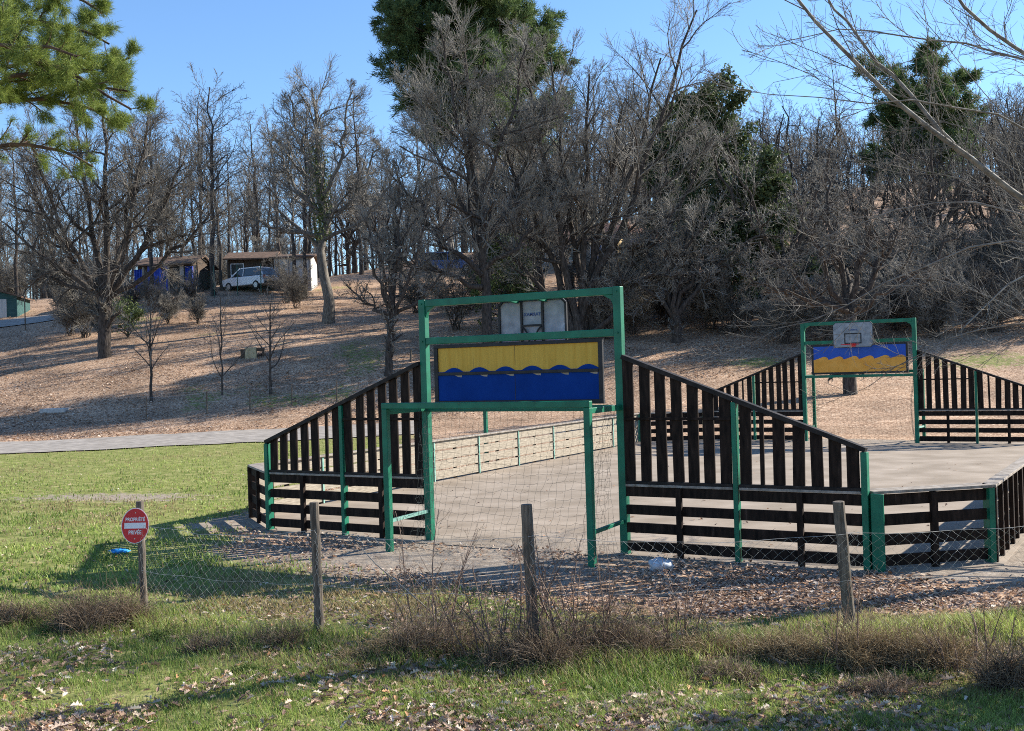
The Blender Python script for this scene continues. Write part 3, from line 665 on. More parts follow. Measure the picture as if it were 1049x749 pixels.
# --- smaller tree forking low in front of it
b = gd(398, 385); g = r_(3)
tk = [straight(3.0, .2, .16, (.22, 0), 10, .03, 4)]
for q in ((-2.1, .3, 4.2), (-1.0, -.5, 7.5), (.6, .4, 9.2), (1.9, -.3, 7.6), (2.9, .4, 5.2), (.3, 1.2, 8.6), (-.4, -1.2, 6)):
    tk.append(poly([(.22, 0, 2.7), (.22 + q[0] * .5, q[1] * .5, 2.9 + (q[2] - 2.9) * .35), (.2 + q[0], q[1], q[2])], .10, .03, 10, .07, g))
tree('bare_tree', 'small forked bare tree standing just left of the near goal', 'tree', b, g, tk,
     LV((11, .3, 1, .7, .42, 6, .18, .08, .6), (8, .1, 1, .75, .5, 5, .2, .06, .6), (8, .1, 1, .7, .5, 4, .2, .04, .65)), tipmin=.007)
# --- tall tree behind the near goal
b = on(503, 54); g = r_(4)
tk = [straight(15.5, .3, .05, (-.9, .5), 10, .10, 5)]
for q in ((-4.6, 0, 9.5, 4), (-3.6, 1, 13.4, 6.5), (-5.8, -.6, 6, 3.4), (3.1, .6, 12, 5), (2.2, -.7, 15, 7.5), (-1.9, -.6, 16, 8), (4.2, .3, 8, 4.2)):
    tk.append(poly([(-.3, 0, q[3]), (-.3 + q[0] * .5, q[1] * .5, q[3] + (q[2] - q[3]) * .38), (q[0], q[1], q[2])], .13, .04, 10, .12, g))
tree('bare_tree', 'tall bare many branched tree behind the goal backboard', 'tree', b, g, tk,
     LV((13, .25, 1, .7, .38, 7, .18, .05, .55), (9, .12, 1, .7, .6, 7, .13, .06, .6), (15, .08, 1, .6, .8, 5, .07, .08, .55)), tipmin=.0075)
# --- multi-stemmed tree right of centre
b = on(597, 56); g = r_(5); tk = []
for q in ((-4.2, .5, 12, .17), (-2.6, -1, 14.2, .18), (-1.0, 1, 15, .17), (.8, -.5, 13.5, .16), (2.6, .8, 12.5, .18), (4.6, .2, 14.3, .2), (6.3, -.4, 16.6, .19), (7.4, .5, 10.2, .15), (-5.6, .6, 7.5, .13), (6.9, -1, 6.2, .13)):
    a = (g.normal(0, .3), g.normal(0, .3), -.3); tk.append(poly([a, (q[0] * .3, q[1] * .4, q[2] * .34), (q[0] * .72, q[1], q[2] * .7), (q[0], q[1], q[2])], q[3] * 1.2, .045, 10, .10, g))
tree('multi_stem_tree', 'broad bare tree of many fanning stems right of the near goal frame', 'tree', b, g, tk,
     LV((14, .3, 1, .65, .30, 7, .18, .06, .55), (8, .12, 1, .7, .6, 7, .13, .06, .6), (13, .08, 1, .6, .8, 5, .07, .08, .55)), tipmin=.0075)
# --- low tree with drooping crown on the slope between the goals
b = gd(693, 351); g = r_(6)
tk = [straight(1.6, .26, .2, (.05, 0), 10, .03, 6)]
for q in ((-3.2, 0, 3.4), (-2.2, 1, 5), (-.6, -.8, 6.2), (1.3, .6, 6.1), (3, -.4, 5), (4.4, .5, 4.2), (5.6, 0, 5.2)):
    tk.append(poly([(.03, 0, 1.3), (q[0] * .35, q[1] * .4, 1.3 + (q[2] - 1.3) * .6), (q[0] * .7, q[1], q[2]), (q[0], q[1], q[2] - .3)], .13, .03, 10, .10, g))
tree('bare_tree', 'low spreading bare tree on the slope between the two goals', 'tree', b, g, tk,
     LV((12, .2, 1, .85, .45, 7, .24, .0, .55), (9, .1, 1, .8, .5, 6, .24, 0, .6), (8, .1, 1, .75, .5, 4, .24, 0, .6)), tipmin=.008)
# --- gnarled oak behind the far goal
b = gd(871, 404); g = r_(7); D = b[1]
tk = [straight(3.4, .27, .24, (.1, 0), 10, .04, 7)]
for q in ((-3.6, .5, 6.4, .13), (-2.0, -1, 7.6, .13), (-.5, .6, 9.0, .14), (1.2, -.6, 8.4, .13), (3.0, .5, 7.6, .14), (4.2, -.5, 5.8, .12), (-4.2, -.8, 4.6, .1), (.3, 2, 8, .12)):
    tk.append(poly([(.1, 0, 3.1), (q[0] * .4, q[1] * .4, 3.2 + (q[2] - 3.2) * .35), (q[0] * .7, q[1], 3.2 + (q[2] - 3.2) * .62), (q[0], q[1], q[2])], q[3], .04, 10, .16, g))
tree('oak_tree', 'gnarled bare oak with a stout trunk seen through the far goal', 'tree', b, g, tk,
     LV((11, .25, 1, .9, .42, 7, .3, .04, .55), (9, .15, 1, .85, .5, 6, .3, .03, .6), (7, .1, 1, .8, .5, 4, .26, .03, .6)), twig='twig_dark', tipmin=.007)
# --- young planted trees on the bank
for i, (px, py, hh, label, br) in enumerate(((155, 412, 4.6, 'young bare tree with bushy twigs leftmost of three saplings on the bank', 14), (227, 405, 4.9, 'slender twiggy sapling in the middle of three on the bank', 9), (277, 404, 4.6, 'young tree with a round bare head rightmost of three saplings on the bank', 13))):
    b = gd(px, py); g = r_(30 + i); z = hh * .38
    tk = [straight(hh * .9, .075 if i != 1 else .045, .02, (.1, 0), 10, .03, 31 + i)]
    tree('sapling', label, 'tree', b, g, tk, LV((br, .3 if i != 1 else .15, 1, .75, .5, 6, .1, .12, .6, dict(shape=.55)), (7, .15, 1, .6, .5, 5, .14, .06, .6), (5, .1, 1, .6, .5, 3, .15, .04, .65)), tipmin=.005)
# --- leaning tree that reaches in from the right
b = np.array([9.3, 12.7, 0.]); g = r_(40)
def PL(*q): return [tuple(P(a, c, d) - b) for a, c, d in q]
limbs = [(PL((1290, 400, 12.8), (1180, 300, 13.5), (1049, 203, 13.3), (985, 158, 13.2), (905, 95, 13), (815, 2, 12.8), (770, -70, 12.7)), .062, .012),
         (PL((985, 158, 13.2), (930, 95, 13.4), (880, 40, 13.5), (835, -20, 13.6)), .03, .012),
         (PL((1290, 250, 12.8), (1150, 130, 13.6), (1049, 52, 13.5), (985, 10, 13.4), (950, -50, 13.4)), .042, .015),
         (PL((1200, 150, 13.6), (1080, 70, 14), (1000, 45, 14.2), (930, 38, 14.3), (860, 26, 14.3), (800, 45, 14.3)), .022, .005),
         (PL((1270, 330, 13.6), (1150, 200, 12.9), (1049, 125, 12.5), (960, 100, 12.2), (900, 108, 12), (790, 98, 11.9)), .024, .004),
         (PL((1290, 420, 12.8), (1150, 300, 15), (1049, 236, 16), (960, 262, 16.5), (890, 300, 16.8), (850, 330, 17), (790, 338, 17)), .03, .004),
         (PL((1290, 430, 12.8), (1130, 330, 14.5), (1020, 330, 15.5), (940, 360, 16), (890, 395, 16.2)), .022, .004),
         (PL((1290, 400, 12.8), (1150, 260, 15), (1040, 215, 16), (960, 200, 17), (870, 232, 17.5), (800, 262, 17.6)), .024, .004),
         (PL((1290, 300, 12.8), (1180, 60, 13.5), (1100, -60, 13.3), (1020, -160, 13.2)), .06, .02),
         (PL((1250, 380, 13.6), (1120, 250, 12), (1030, 290, 11.3), (985, 340, 11)), .03, .006),
         (PL((1290, 430, 12.8), (1150, 390, 14.2), (1060, 330, 15), (990, 290, 15.5), (930, 285, 16)), .022, .004)]
t = thing('leaning_tree', 'pale barked bare tree whose long limbs reach in from the right', 'tree', b)
tk = [poly([(0, 0, -.3), (-.2, 0, 1.2), tuple(P(1290, 400, 12.8) - b), (-.3, 0, 4.5), (.2, .2, 9)], .2, .06, 12, 0, g)]
tr = [tubes(tk[0][0][None], flare(tk[0][1])[None], 12)]
Pc, Rc = [], []
for q, r0, r1 in limbs: Q, r = poly(q, r0, r1, 14, .012, g); tr.append(tubes(Q[None], r[None], 8)); Pc.append(Q); Rc.append(r)
V, Fq = cat(tr); mesh_np('trunk', V, [Fq], M_noise('pale_smooth_bark', (.1, .088, .075), (.24, .215, .185), 9, .75, .3, c3=(.38, .35, .31), dist=.005), t, smooth=True)
Pc = np.stack(Pc); Rc = np.stack(Rc); cr = []
P1, R1 = child(g, Pc, Rc, 12, .2, 1, .55, .3, 8, .06, .05, .5, .3, flat=.2, maxr=.0075); cr.append(tubes(P1, np.maximum(R1, .004), 5))
P2, R2 = child(g, P1, R1, 7, .15, 1, .6, .55, 6, .07, .05, .6, .4, flat=.2); cr.append(tubes(P2, np.maximum(R2, .0028), 4))
P3, R3 = child(g, P2, R2, 4, .1, 1, .6, .6, 5, .07, .05, .6, .5); cr.append(tubes(P3, np.maximum(R3, .002), 3))
V, Fq = cat(cr); mesh_np('crown', V, [Fq], MT['twig_dark'], t, smooth=True)

# --- pines
def pine(name, label, base, hgt, rng, r0, z0f, brn, brl, K, nl, nw, mat, lean=(0, 0), trop=.03, tmin=.01, lv2=10, lv3=7, shape=.75):
    t = thing(name, label, 'tree', base); tk = straight(hgt, r0, r0 * .2, lean, 14, .06, int(hgt * 10))
    tr = [tubes(tk[0][None], flare(tk[1])[None], 10)]
    P1, R1 = child(rng, tk[0][None], tk[1][None], brn, z0f, .99, 1.25, brl / hgt, 9, .08, trop, .5, .25, shape=shape, maxr=.13)
    P2, R2 = child(rng, P1, R1, lv2, .2, 1, .9, .5, 6, .16, .05, .5, .4, flat=.5); P3, R3 = child(rng, P2, R2, lv3, .15, 1, .8, .6, 4, .18, .06, .6, .5)
    tr.append(tubes(P1, R1, 6)); V, Fq = cat(tr); mesh_np('trunk', V, [Fq], MT['pinebark'], t, smooth=True)
    V, Fq = cat([tubes(P2, np.maximum(R2, tmin), 4), tubes(P3, np.maximum(R3, tmin * .6), 3)]); mesh_np('twigs', V, [Fq], MT['pinebark'], t)
    pts = P3[:, 1:].reshape(-1, 3); dr = norm(np.diff(P3, axis=1)).reshape(-1, 3); ex = P2[:, 3:].reshape(-1, 3); dx = norm(np.diff(P2, axis=1))[:, 2:].reshape(-1, 3)
    V, Ft = needles_at(np.concatenate([pts, ex]), np.concatenate([dr, dx]), rng, K, nl, nw); mesh_np('crown', V, [Ft], MT[mat], t)
    return t
# near pine whose boughs hang in from the upper left
b = np.array([-13.6, 22.5, hz(-13.6, 22.5)]); g = r_(50)
t = thing('pine_tree', 'near pine with yellow green boughs hanging in at the upper left', 'tree', b)
tk = straight(17, .3, .08, (.3, 0), 14, .05, 51); tr = [tubes(tk[0][None], flare(tk[1])[None], 10)]
def PB(*q): return [tuple(P(a, c, d) - b) for a, c, d in q]
bl = [PB((-95, 75, 22.5), (-40, 95, 22), (10, 78, 21.5), (62, 72, 21.2), (100, 90, 21), (130, 95, 21)), PB((-95, 130, 22.5), (-30, 108, 22.5), (40, 101, 22.3), (85, 106, 22), (115, 124, 22)),
      PB((-95, 170, 22.5), (-40, 148, 23), (20, 150, 23), (62, 151, 23), (95, 170, 23)), PB((-90, 20, 22.5), (-30, 30, 22), (40, 20, 21.6), (90, 30, 21.4), (110, 45, 21.2)),
      PB((-90, -60, 22.5), (-20, -40, 22), (40, -20, 21.6), (85, 0, 21.4), (104, 12, 21.3)), PB((-90, -20, 22.5), (-40, 0, 23.5), (10, -5, 24), (60, -12, 24.2), (95, -20, 24.2)),
      PB((-95, 60, 22.5), (-50, 70, 20.5), (-10, 50, 19.6), (30, 45, 19), (75, 55, 18.8)), PB((-90, -120, 22.5), (-20, -90, 22), (50, -60, 21.8), (95, -40, 21.6)), PB((-95, 100, 22.5), (-60, 95, 24.5), (-10, 70, 25.5), (50, 60, 26), (105, 75, 26.2)),
      PB((-95, 90, 22.5), (0, 96, 22.8), (70, 80, 22.8), (120, 62, 22.8), (134, 60, 22.8)), PB((-95, 40, 22.5), (-20, 50, 21), (40, 60, 20.6), (105, 95, 20.4), (135, 112, 20.3))]
q = [poly(a, .075, .02, 12, .03, g) for a in bl]
for Q, r in q: tr.append(tubes(Q[None], r[None], 7))
V, Fq = cat(tr); mesh_np('trunk', V, [Fq], MT['pinebark'], t, smooth=True)
P1, R1 = child(g, np.stack([a for a, _ in q]), np.stack([a for _, a in q]), 15, .3, 1, .8, .2, 6, .12, .06, .5, .4, flat=.2)
# the two lowest boughs carry fewer needles
low = np.repeat(np.array([0, 0, 1, 0, 0, 0, 0, 0, 0, 0, 0]) > 0, 15)
P2, R2 = child(g, P1, R1, 7, .2, 1, .6, .5, 4, .12, .1, .6, .5)
V, Fq = cat([tubes(P1, R1, 5), tubes(P2, np.maximum(R2, .005), 3)]); mesh_np('twigs', V, [Fq], MT['pinebark'], t)
keepm = ~np.repeat(low, 7) | (g.random(len(P2)) < .45)
P2k = P2[keepm]; pts = P2k[:, 1:].reshape(-1, 3); dr = norm(np.diff(P2k, axis=1)).reshape(-1, 3)
V, Ft = needles_at(pts, dr, g, 46, .15, .0042, .7); mesh_np('crown', V, [Ft], MT['needle'], t)

g = r_(60); b = on(494, 84); pine('pine_tree', 'huge dark pine towering behind the bare trees in the middle', b, 24.5, g, .5, .47, 40, 7.8, 18, .45, .03, 'needle_dark', (-.6, 0), .05, .02, 12, 10, .3)
g = r_(61); b = on(955, 72); pine('pine_tree', 'dark pine rising above the wood at the upper right', b, 12.4, g, .32, .5, 24, 4.2, 10, .4, .032, 'needle_dark', (.2, 0), .05, .018, 10, 8, .1)
g = r_(62); b = on(552, 88); pine('pine_tree', 'smaller dark pine half hidden right of the huge pine', b, 19.5, g, .35, .45, 24, 4.6, 10, .45, .035, 'needle_dark', (0, 0), .08, .02, 9, 6, .5)

# --- evergreen masses: cones and mounds of leaf clumps carried on stems
def evergreen(name, label, base, hgt, rad, seed, n, size, mat='evergreen', lobes=6, group=None, gap=.35):
    g = r_(seed); t = thing(name, label, 'tree' if hgt > 3 else 'shrub', base, 0, group)
    tk = [straight(hgt * .92, .03 * hgt ** .5 + .04, .03, (g.normal(0, .2), 0), 8, .05, seed)]
    P1, R1 = child(g, tk[0][0][None], tk[0][1][None], 26, .12, 1, 1.0, rad / hgt, 6, .15, .12, .5, .4, shape=.45)
    V, Fq = cat([tubes(tk[0][0][None], tk[0][1][None], 8), tubes(P1, R1, 4)]); mesh_np('trunk', V, [Fq], MT['bark'], t)
    P2, R2 = child(g, P1, R1, 7, .25, 1, .8, .5, 4, .2, .1, .5, .5); ce = P2[:, 1:].reshape(-1, 3)
    ce = ce[g.random(len(ce)) > gap]; K = max(2, n // len(ce)); V, Fq = leaves_at(ce, g, K, .2 * size / .12, size); mesh_np('crown', V, [Fq], MT[mat], t)
    return t
EG = 'dark evergreens among the bare trees'
for i, (px, d, h_, rd, lb) in enumerate(((748, 63, 14.2, 3.0, 'tall dark cone shaped evergreen with the sharp double top right of centre'), (716, 66, 13.2, 2.6, 'narrower dark evergreen just left of the cone shaped one'), (785, 58, 8.5, 3.2, 'broad evergreen with pale speckled leaves below the cone shaped one'),
                                       (692, 74, 13, 2.8, 'dim evergreen behind the low spreading tree between the goals'))):
    evergreen('evergreen_tree', lb, on(px, d), h_, rd, 70 + i, 16000, .13, group=EG)
evergreen('holly_bush', 'pale flecked evergreen bush at the foot of the tree behind the goal', on(520, 60), 4.6, 3.0, 80, 7000, .1, 'ivy', gap=.5)
evergreen('evergreen_bush', 'low green bush behind the trunk of the big left oak', gd(130, 346), 1.6, 1.6, 81, 2000, .07, 'ivy', gap=.5)
g = r_(90)

# --- the wood behind: a few kinds, copied
def proto(seed, h_, r0, kind):
    g = r_(seed)
    if kind == 'tall':
        tk = [straight(h_, r0, .04, (g.normal(0, .7), g.normal(0, .5)), 12, .10, seed)]
        lv = LV((22, .4, 1, .75, .26, 6, .16, .08, .5, dict(shape=.4)), (7, .12, 1, .7, .6, 7, .13, .06, .6), (7, .1, 1, .7, .5, 4, .2, .05, .6))
    elif kind == 'broad':
        tk = [straight(h_ * .32, r0, r0 * .85, (g.normal(0, .15), 0), 10, .03, seed)]
        for k in range(7):
            a = k * 2.4; rr = h_ * g.uniform(.16, .36); zt = h_ * g.uniform(.62, .98); tk.append(poly([(0, 0, h_ * .27), (math.cos(a) * rr * .45, math.sin(a) * rr * .45, h_ * .27 + (zt - h_ * .27) * .35), (math.cos(a) * rr, math.sin(a) * rr, zt)], r0 * .5, .04, 10, .13, g))
        lv = LV((9, .25, 1, .75, .4, 6, .22, .05, .55), (8, .1, 1, .75, .5, 5, .10, .07, .62), (6, .1, 1, .75, .5, 4, .22, .03, .6))
    else:
        tk = []
        for k in range(11):
            a = k * 2.4 + g.normal(0, .3); rr = h_ * g.uniform(.1, .55); zt = h_ * g.uniform(.6, 1); tk.append(poly([(g.normal(0, .12), g.normal(0, .12), -.15), (math.cos(a) * rr * .4, math.sin(a) * rr * .4, zt * .5), (math.cos(a) * rr, math.sin(a) * rr, zt)], r0, .012, 8, .05, g))
        lv = LV((9, .15, 1, .7, .38, 5, .2, .05, .6), (13, .08, 1, .6, .8, 5, .07, .08, .55), (5, .1, 1, .7, .5, 3, .22, .03, .6))
    nm = {'tall': 'woodland_tree', 'broad': 'woodland_oak', 'shrub': 'bare_shrub'}[kind]
    return tree(nm, 'proto', 'shrub' if kind == 'shrub' else 'tree', (0, 0, -50), g, tk, lv, tipmin={'tall': .0105, 'broad': .009, 'shrub': .006}[kind], twig='twig' if seed % 2 else 'twig_dark')
PT = [proto(101 + i, 14.0 + i, .17 + .02 * i, 'tall') for i in range(4)]
PBR = [proto(121 + i, 11.5 + i, .26, 'broad') for i in range(4)]
PS = [proto(141 + i, 2.9 + .5 * i, .025, 'shrub') for i in range(3)]
used = set()
def put(pr, p, sc, label, group):
    if pr.name not in used:
        used.add(pr.name); o = pr; o.location = tuple(map(float, p)); o.scale = (sc,) * 3; o.rotation_euler = (0, 0, g.uniform(0, 6.28)); o['label'] = label; o['group'] = group; return o
    return dup(pr, p, g.uniform(0, 6.28), sc, label, group)
ORD = ['leftmost', 'second from the left', 'third from the left', 'fourth from the left', 'fifth from the left', 'sixth from the left', 'seventh from the left', 'eighth from the left', 'ninth from the left']
LT = 'tall slim bare tree in the wood behind the sheds at left'
CT = 'bare tree in the wood above the parked van and house'
RT = 'bare tree in the dense wood on the right hand hillside'
SHL = 'bare twiggy shrub on the slope below the blue shed'
SHR = 'bare twiggy thicket shrub along the foot of the right hand wood'
placed = []
def scatter(n, pxr, dr, protos, sc, label, group, mind=2.2, avoid=()):
    k = 0; tries = 0; mine = []
    while k < n and tries < n * 40:
        tries += 1; px = g.uniform(*pxr); d = g.uniform(*dr); p = on(px, d)
        if any((p[0] - q[0]) ** 2 + (p[1] - q[1]) ** 2 < mind ** 2 for q in placed): continue
        if any(a[0] < px < a[1] and d < a[2] for a in avoid): continue
        placed.append(p); q_ = put(protos[int(g.integers(len(protos)))], p, sc * g.uniform(.82, 1.15), label, group); k += 1; mine.append((p[0] / p[1], q_))
    if n <= 9:
        for i_, (_, o_) in enumerate(sorted(mine, key=lambda e: e[0])): o_['label'] = label + ', ' + ORD[i_]
AV = ((130, 340, 102), (425, 500, 104), (525, 670, 103))
scatter(70, (-90, 345), (92, 170), PT, .98, LT, 'slim trees of the left wood', 2.0, AV + ((-30, 75, 96),))
scatter(6, (150, 330), (80, 84), PT[:2], .9, 'slim bare tree standing in front of the sheds', 'slim trees in front of the sheds', 3.0, ((232, 288, 200),))
scatter(50, (330, 700), (100, 145), PT + PBR, 1.0, CT, 'trees of the middle wood', 2.2, AV)
scatter(31, (680, 1150), (56, 84), PBR, .78, RT, 'trees of the right wood', 3.0, ((640, 735, 62),))
scatter(34, (640, 1150), (84, 125), PT + PBR, .8, 'bare tree deep in the wood higher up the right hillside', 'trees high in the right wood', 2.6, ((640, 670, 103),))
scatter(26, (-90, 330), (112, 160), PS, 1.5, 'bare understorey shrub among the trunks behind the sheds', 'understorey of the left wood', 2.0)
scatter(9, (395, 660), (64, 88), PBR, .8, 'bare broad crowned tree between the goal and the parked van', 'trees below the parked van', 3.2, ((425, 500, 200), (605, 665, 200)))
scatter(8, (110, 335), (68, 78), PS, .75, SHL, 'shrubs below the blue shed', 1.6, ((228, 290, 200),))
scatter(18, (585, 860), (56, 68), PS, 1.15, 'bare thicket shrub on the slope left of the far goal', 'shrubs left of the far goal', 1.6)
scatter(30, (800, 1110), (53, 68), PS, 1.15, SHR, 'shrubs at the foot of the right wood', 1.6)
scatter(6, (425, 560), (60, 74), PS, 1.0, 'bare shrub on the slope beneath the parked van', 'shrubs beneath the van', 1.8)

q_ = dup(PS[2], gd(86, 346), 1.2, 1.15, 'dark twiggy bush just left of the big oak trunk', 'bushes by the big oak')
q_ = dup(PS[1], gd(72, 344), 2.2, 1.0, 'smaller twiggy bush a little further left of the big oak trunk', 'bushes by the big oak')
# far wood that reads as one mass: trunks and twigs only
g = r_(400); n = 420; d = g.uniform(150, 235, n); px = g.uniform(-120, 1150, n); base = np.stack([(px - 524.5) * d / CAM_F, d, 0 * d], 1); base[:, 2] = H(base[:, 0], base[:, 1]) - .3
hh = g.uniform(11, 16, n) * np.where(px > 640, .8, .8); M_ = 8; tt = np.linspace(0, 1, M_)
Pt = base[:, None, :] + np.stack([np.cumsum(g.normal(0, .12, (n, M_)), 1), np.cumsum(g.normal(0, .12, (n, M_)), 1), hh[:, None] * tt[None]], -1); Rt = g.uniform(.12, .24, n)[:, None] * (1.1 - tt[None])
A = [tubes(Pt, Rt, 5)]; P1, R1 = child(g, Pt, Rt, 16, .2, 1, .75, .3, 5, .15, .08, .5, .4, shape=.3); A.append(tubes(P1, np.maximum(R1, .03), 3)); P2, R2 = child(g, P1, R1, 9, .15, 1, .7, .5, 4, .15, .06, .6, .5); A.append(tubes(P2, np.maximum(R2, .022), 3))
V, Fq = cat(A); tag(mesh_np('far_wood', V, [Fq], MT['twig_dark']), 'distant bare wood closing the skyline behind all the nearer trees', 'wood', kind='stuff')

# ------------------------------------------------------------------ buildings on the hill
MT['rooftile'] = M_noise('faded_clay_tiles', (.2, .1, .07), (.36, .2, .14), 6, .9, .4, stretch=(8, 1, 1), c3=(.42, .3, .24), dist=.03)
MT['brownroof'] = M_noise('mossy_brown_roof', (.07, .045, .03), (.16, .1, .07), 5, .95, .3, c3=(.22, .16, .12), dist=.03)
MT['cabinwood'] = M_noise('brown_cabin_boards', (.05, .035, .025), (.1, .07, .05), 4, .85, .3, stretch=(1, 1, 9), dist=.01)
MT['tarp'] = M_noise('blue_tarpaulin', (.015, .04, .3), (.03, .08, .45), 3, .6, .5, c3=(.1, .17, .5), dist=.08)
MT['yellowwall'] = M_noise('warm_yellow_render', (.55, .4, .2), (.65, .48, .26), 3, .9)
MT['greywall'] = M_noise('grey_render', (.16, .15, .14), (.25, .235, .22), 3, .9)
MT['whitewall'] = M_noise('white_corrugated_sheet', (.36, .355, .34), (.52, .51, .49), 2.5, .8, .6, stretch=(7, 7, .2), dist=.03)
MT['glass'] = M_noise('dark_window_glass', (.01, .013, .016), (.02, .025, .03), 2, .08, spec=.8)
MT['blueshutter'] = M_plain('blue_shutter', (.05, .12, .35), .6)
MT['greenshed'] = M_noise('dark_green_boards', (.02, .06, .06), (.04, .1, .095), 3, .8, .2, stretch=(1, 1, 7))
def house(name, label, base, rz, W_, D_, h, rh, wall, roof, eave=.35, ridge='x', group=None, gable=None):
    t = thing(name, label, 'building', base, rz, group)
    m = MB(); 
    if ridge == 'x':
        for s in (-1, 1): m.box(min(s * W_ / 2, s * (W_ / 2 - .16)), max(s * W_ / 2, s * (W_ / 2 - .16)), -D_ / 2, D_ / 2, -1.5, h)
        for s in (-1, 1): m.box(-W_ / 2 + .161, W_ / 2 - .161, min(s * D_ / 2, s * (D_ / 2 - .16)), max(s * D_ / 2, s * (D_ / 2 - .16)), -1.5, h)
        for s in (-1, 1): m.prism([(-D_ / 2, h + .002), (D_ / 2, h + .002), (0, h + rh - .05)], 'x', s * W_ / 2 - (.16 if s > 0 else 0), s * W_ / 2 + (0 if s > 0 else .16))
    else: m.prism([(-W_ / 2, -1.5), (W_ / 2, -1.5), (W_ / 2, h), (0, h + rh - .05), (-W_ / 2, h)], 'y', -D_ / 2, D_ / 2)
    m.build('wall', wall, t, .01)
    m = MB(); th = .12
    if ridge == 'x':
        for s in (-1, 1):
            e = D_ / 2 + eave; ze = h - rh * eave / (D_ / 2); m.prism([(0, h + rh), (s * e, ze), (s * e, ze + th), (0, h + rh + th)], 'x', -W_ / 2 - .3, W_ / 2 + .3)
    else:
        for s in (-1, 1):
            e = W_ / 2 + eave; ze = h - rh * eave / (W_ / 2); m.prism([(0, h + rh), (s * e, ze), (s * e, ze + th), (0, h + rh + th)], 'y', -D_ / 2 - .4, D_ / 2 + .3)
    m.build('roof', roof, t, .01)
    return t
def opening(t, nm, x, y, z, w_, h_, mat, axis='y', s=-1, frame=None):
    m = MB(); e = .02
    if axis == 'y': m.box(x - w_ / 2, x + w_ / 2, min(y, y + s * e), max(y, y + s * e), z, z + h_)
    else: m.box(min(y, y + s * e), max(y, y + s * e), x - w_ / 2, x + w_ / 2, z, z + h_)
    f = m.build(nm, mat, t)
    m = MB(); q = .06; a = y + s * .001; b_ = y + s * .045
    for (xa, xb, za, zb) in ((x - w_ / 2 - q, x + w_ / 2 + q, z + h_, z + h_ + q), (x - w_ / 2 - q, x + w_ / 2 + q, z - q, z), (x - w_ / 2 - q, x - w_ / 2 - .001, z, z + h_), (x + w_ / 2 + .001, x + w_ / 2 + q, z, z + h_)):
        if axis == 'y': m.box(xa, xb, min(a, b_), max(a, b_), za, zb)
        else: m.box(min(a, b_), max(a, b_), xa, xb, za, zb)
    m.build('frame', frame or MT['white'], f); return f
# blue tarp shed
b = gd(181, 301); b = gd(181, 301) if b[1] < 110 else on(181, 88); k = b[1] / CAM_F
t = house('shed', 'low brown roofed shed hung with bright blue tarpaulins', b, R(-6), 56 * k, 4.2, 2.1 , .65, MT['cabinwood'], MT['brownroof'], .5, 'x')
for x, w_, h_ in ((-2.0, .7, 1.6), (-.45, 1.7, 1.9), (1.95, .6, 1.7)):
    m = MB(); n = 12
    V = []; 
    for i in range(n + 1):
        xx = x - w_ / 2 + w_ * i / n; dy = -2.16 - .06 * math.sin(i * 1.9) - .03; V += [(xx, dy, .15 + .1 * math.sin(i)), (xx, dy, .15 + h_), (xx, dy + .02, .15 + h_), (xx, dy + .02, .15 + .1 * math.sin(i))]
    f = []
    for i in range(n): 
        a = i * 4; f += [(a, a + 4, a + 5, a + 1), (a + 2, a + 6, a + 7, a + 3), (a + 1, a + 5, a + 6, a + 2), (a, a + 3, a + 7, a + 4)]
    m.add(V, f); m.build('tarpaulin', MT['tarp'], t)
m = MB(); m.box(.65, 1.6, -2.125, -2.101, 0, 1.9); m.build('doorway', MT['black'], t); m = MB(); m.box(1.2, 1.5, -2.16, -2.13, .1, 1.95); m.build('curtain', M_plain('pale_curtain', (.4, .36, .33), .9), t)
for x in (-2.7, -1.42, .55, 2.6): m = MB(); m.tube([(x, -2.65, -.8), (x, -2.65, 1.85)], .07, 8); m.build('roof_post', MT['tanwood'], t)
# cabin and white store
b = gd(262, 296) + np.array([0, 2.5, 0]); b[2] = hz(b[0], b[1]); k = b[1] / CAM_F; b[0] = (264 - 524.5) * k
t = house('cabin', 'brown wooden cabin with a low pitched roof behind the white car', b, R(5), 44 * k, 4.5, 2.05, .6, MT['cabinwood'], MT['brownroof'], .6)
opening(t, 'window', -1.0, -2.25, .8, .9, .8, MT['glass']); opening(t, 'door', .7, -2.25, 0, .9, 1.85, MT['cabinwood'], frame=MT['cabinwood'])
b = b + np.array([46 * k / 2 + 21 * k, -.6, .3]); b[2] = hz(b[0], b[1]) + .2
t = house('store_shed', 'white sheet metal shed with a shallow roof beside the brown cabin', b, R(4), 36 * k, 4.5, 1.95, .4, MT['whitewall'], MT['brownroof'], .25)
opening(t, 'sliding_door', .5, -2.25, 0, 1.5, 1.75, MT['whitewall'], frame=MT['greywall'])
# house half hidden behind the middle trees
b = on(592, 99); k = 99 / CAM_F
t = house('house', 'long tile roofed house with a sunlit yellow end wall behind bare trees', b + np.array([0, 0, -.9]), R(-24), 9.6, 5.2, 2.7, 1.5, MT['greywall'], MT['rooftile'], .6)
m = MB(); m.box(4.803, 4.83, -2.55, 2.55, -.2, 2.66); m.build('end_wall_render', MT['yellowwall'], t)
opening(t, 'window', -2.4, -2.6, .9, 1.2, 1.1, MT['glass']); opening(t, 'window', .6, -2.6, .9, 1.2, 1.1, MT['glass']); opening(t, 'door', 3.0, -2.6, 0, .95, 2.05, MT['blueshutter'])
m = MB(); m.box(-1.2, -.7, -.3, .3, 3.4, 4.9); m.build('chimney', MT['greywall'], t)
b2 = on(657, 97); t = house('annexe', 'small annexe with a blue window right of the yellow end wall', b2 + np.array([.3, 1, .3]), R(-10), 2.6, 2.4, 2.1, .5, MT['greywall'], MT['rooftile'], .3)
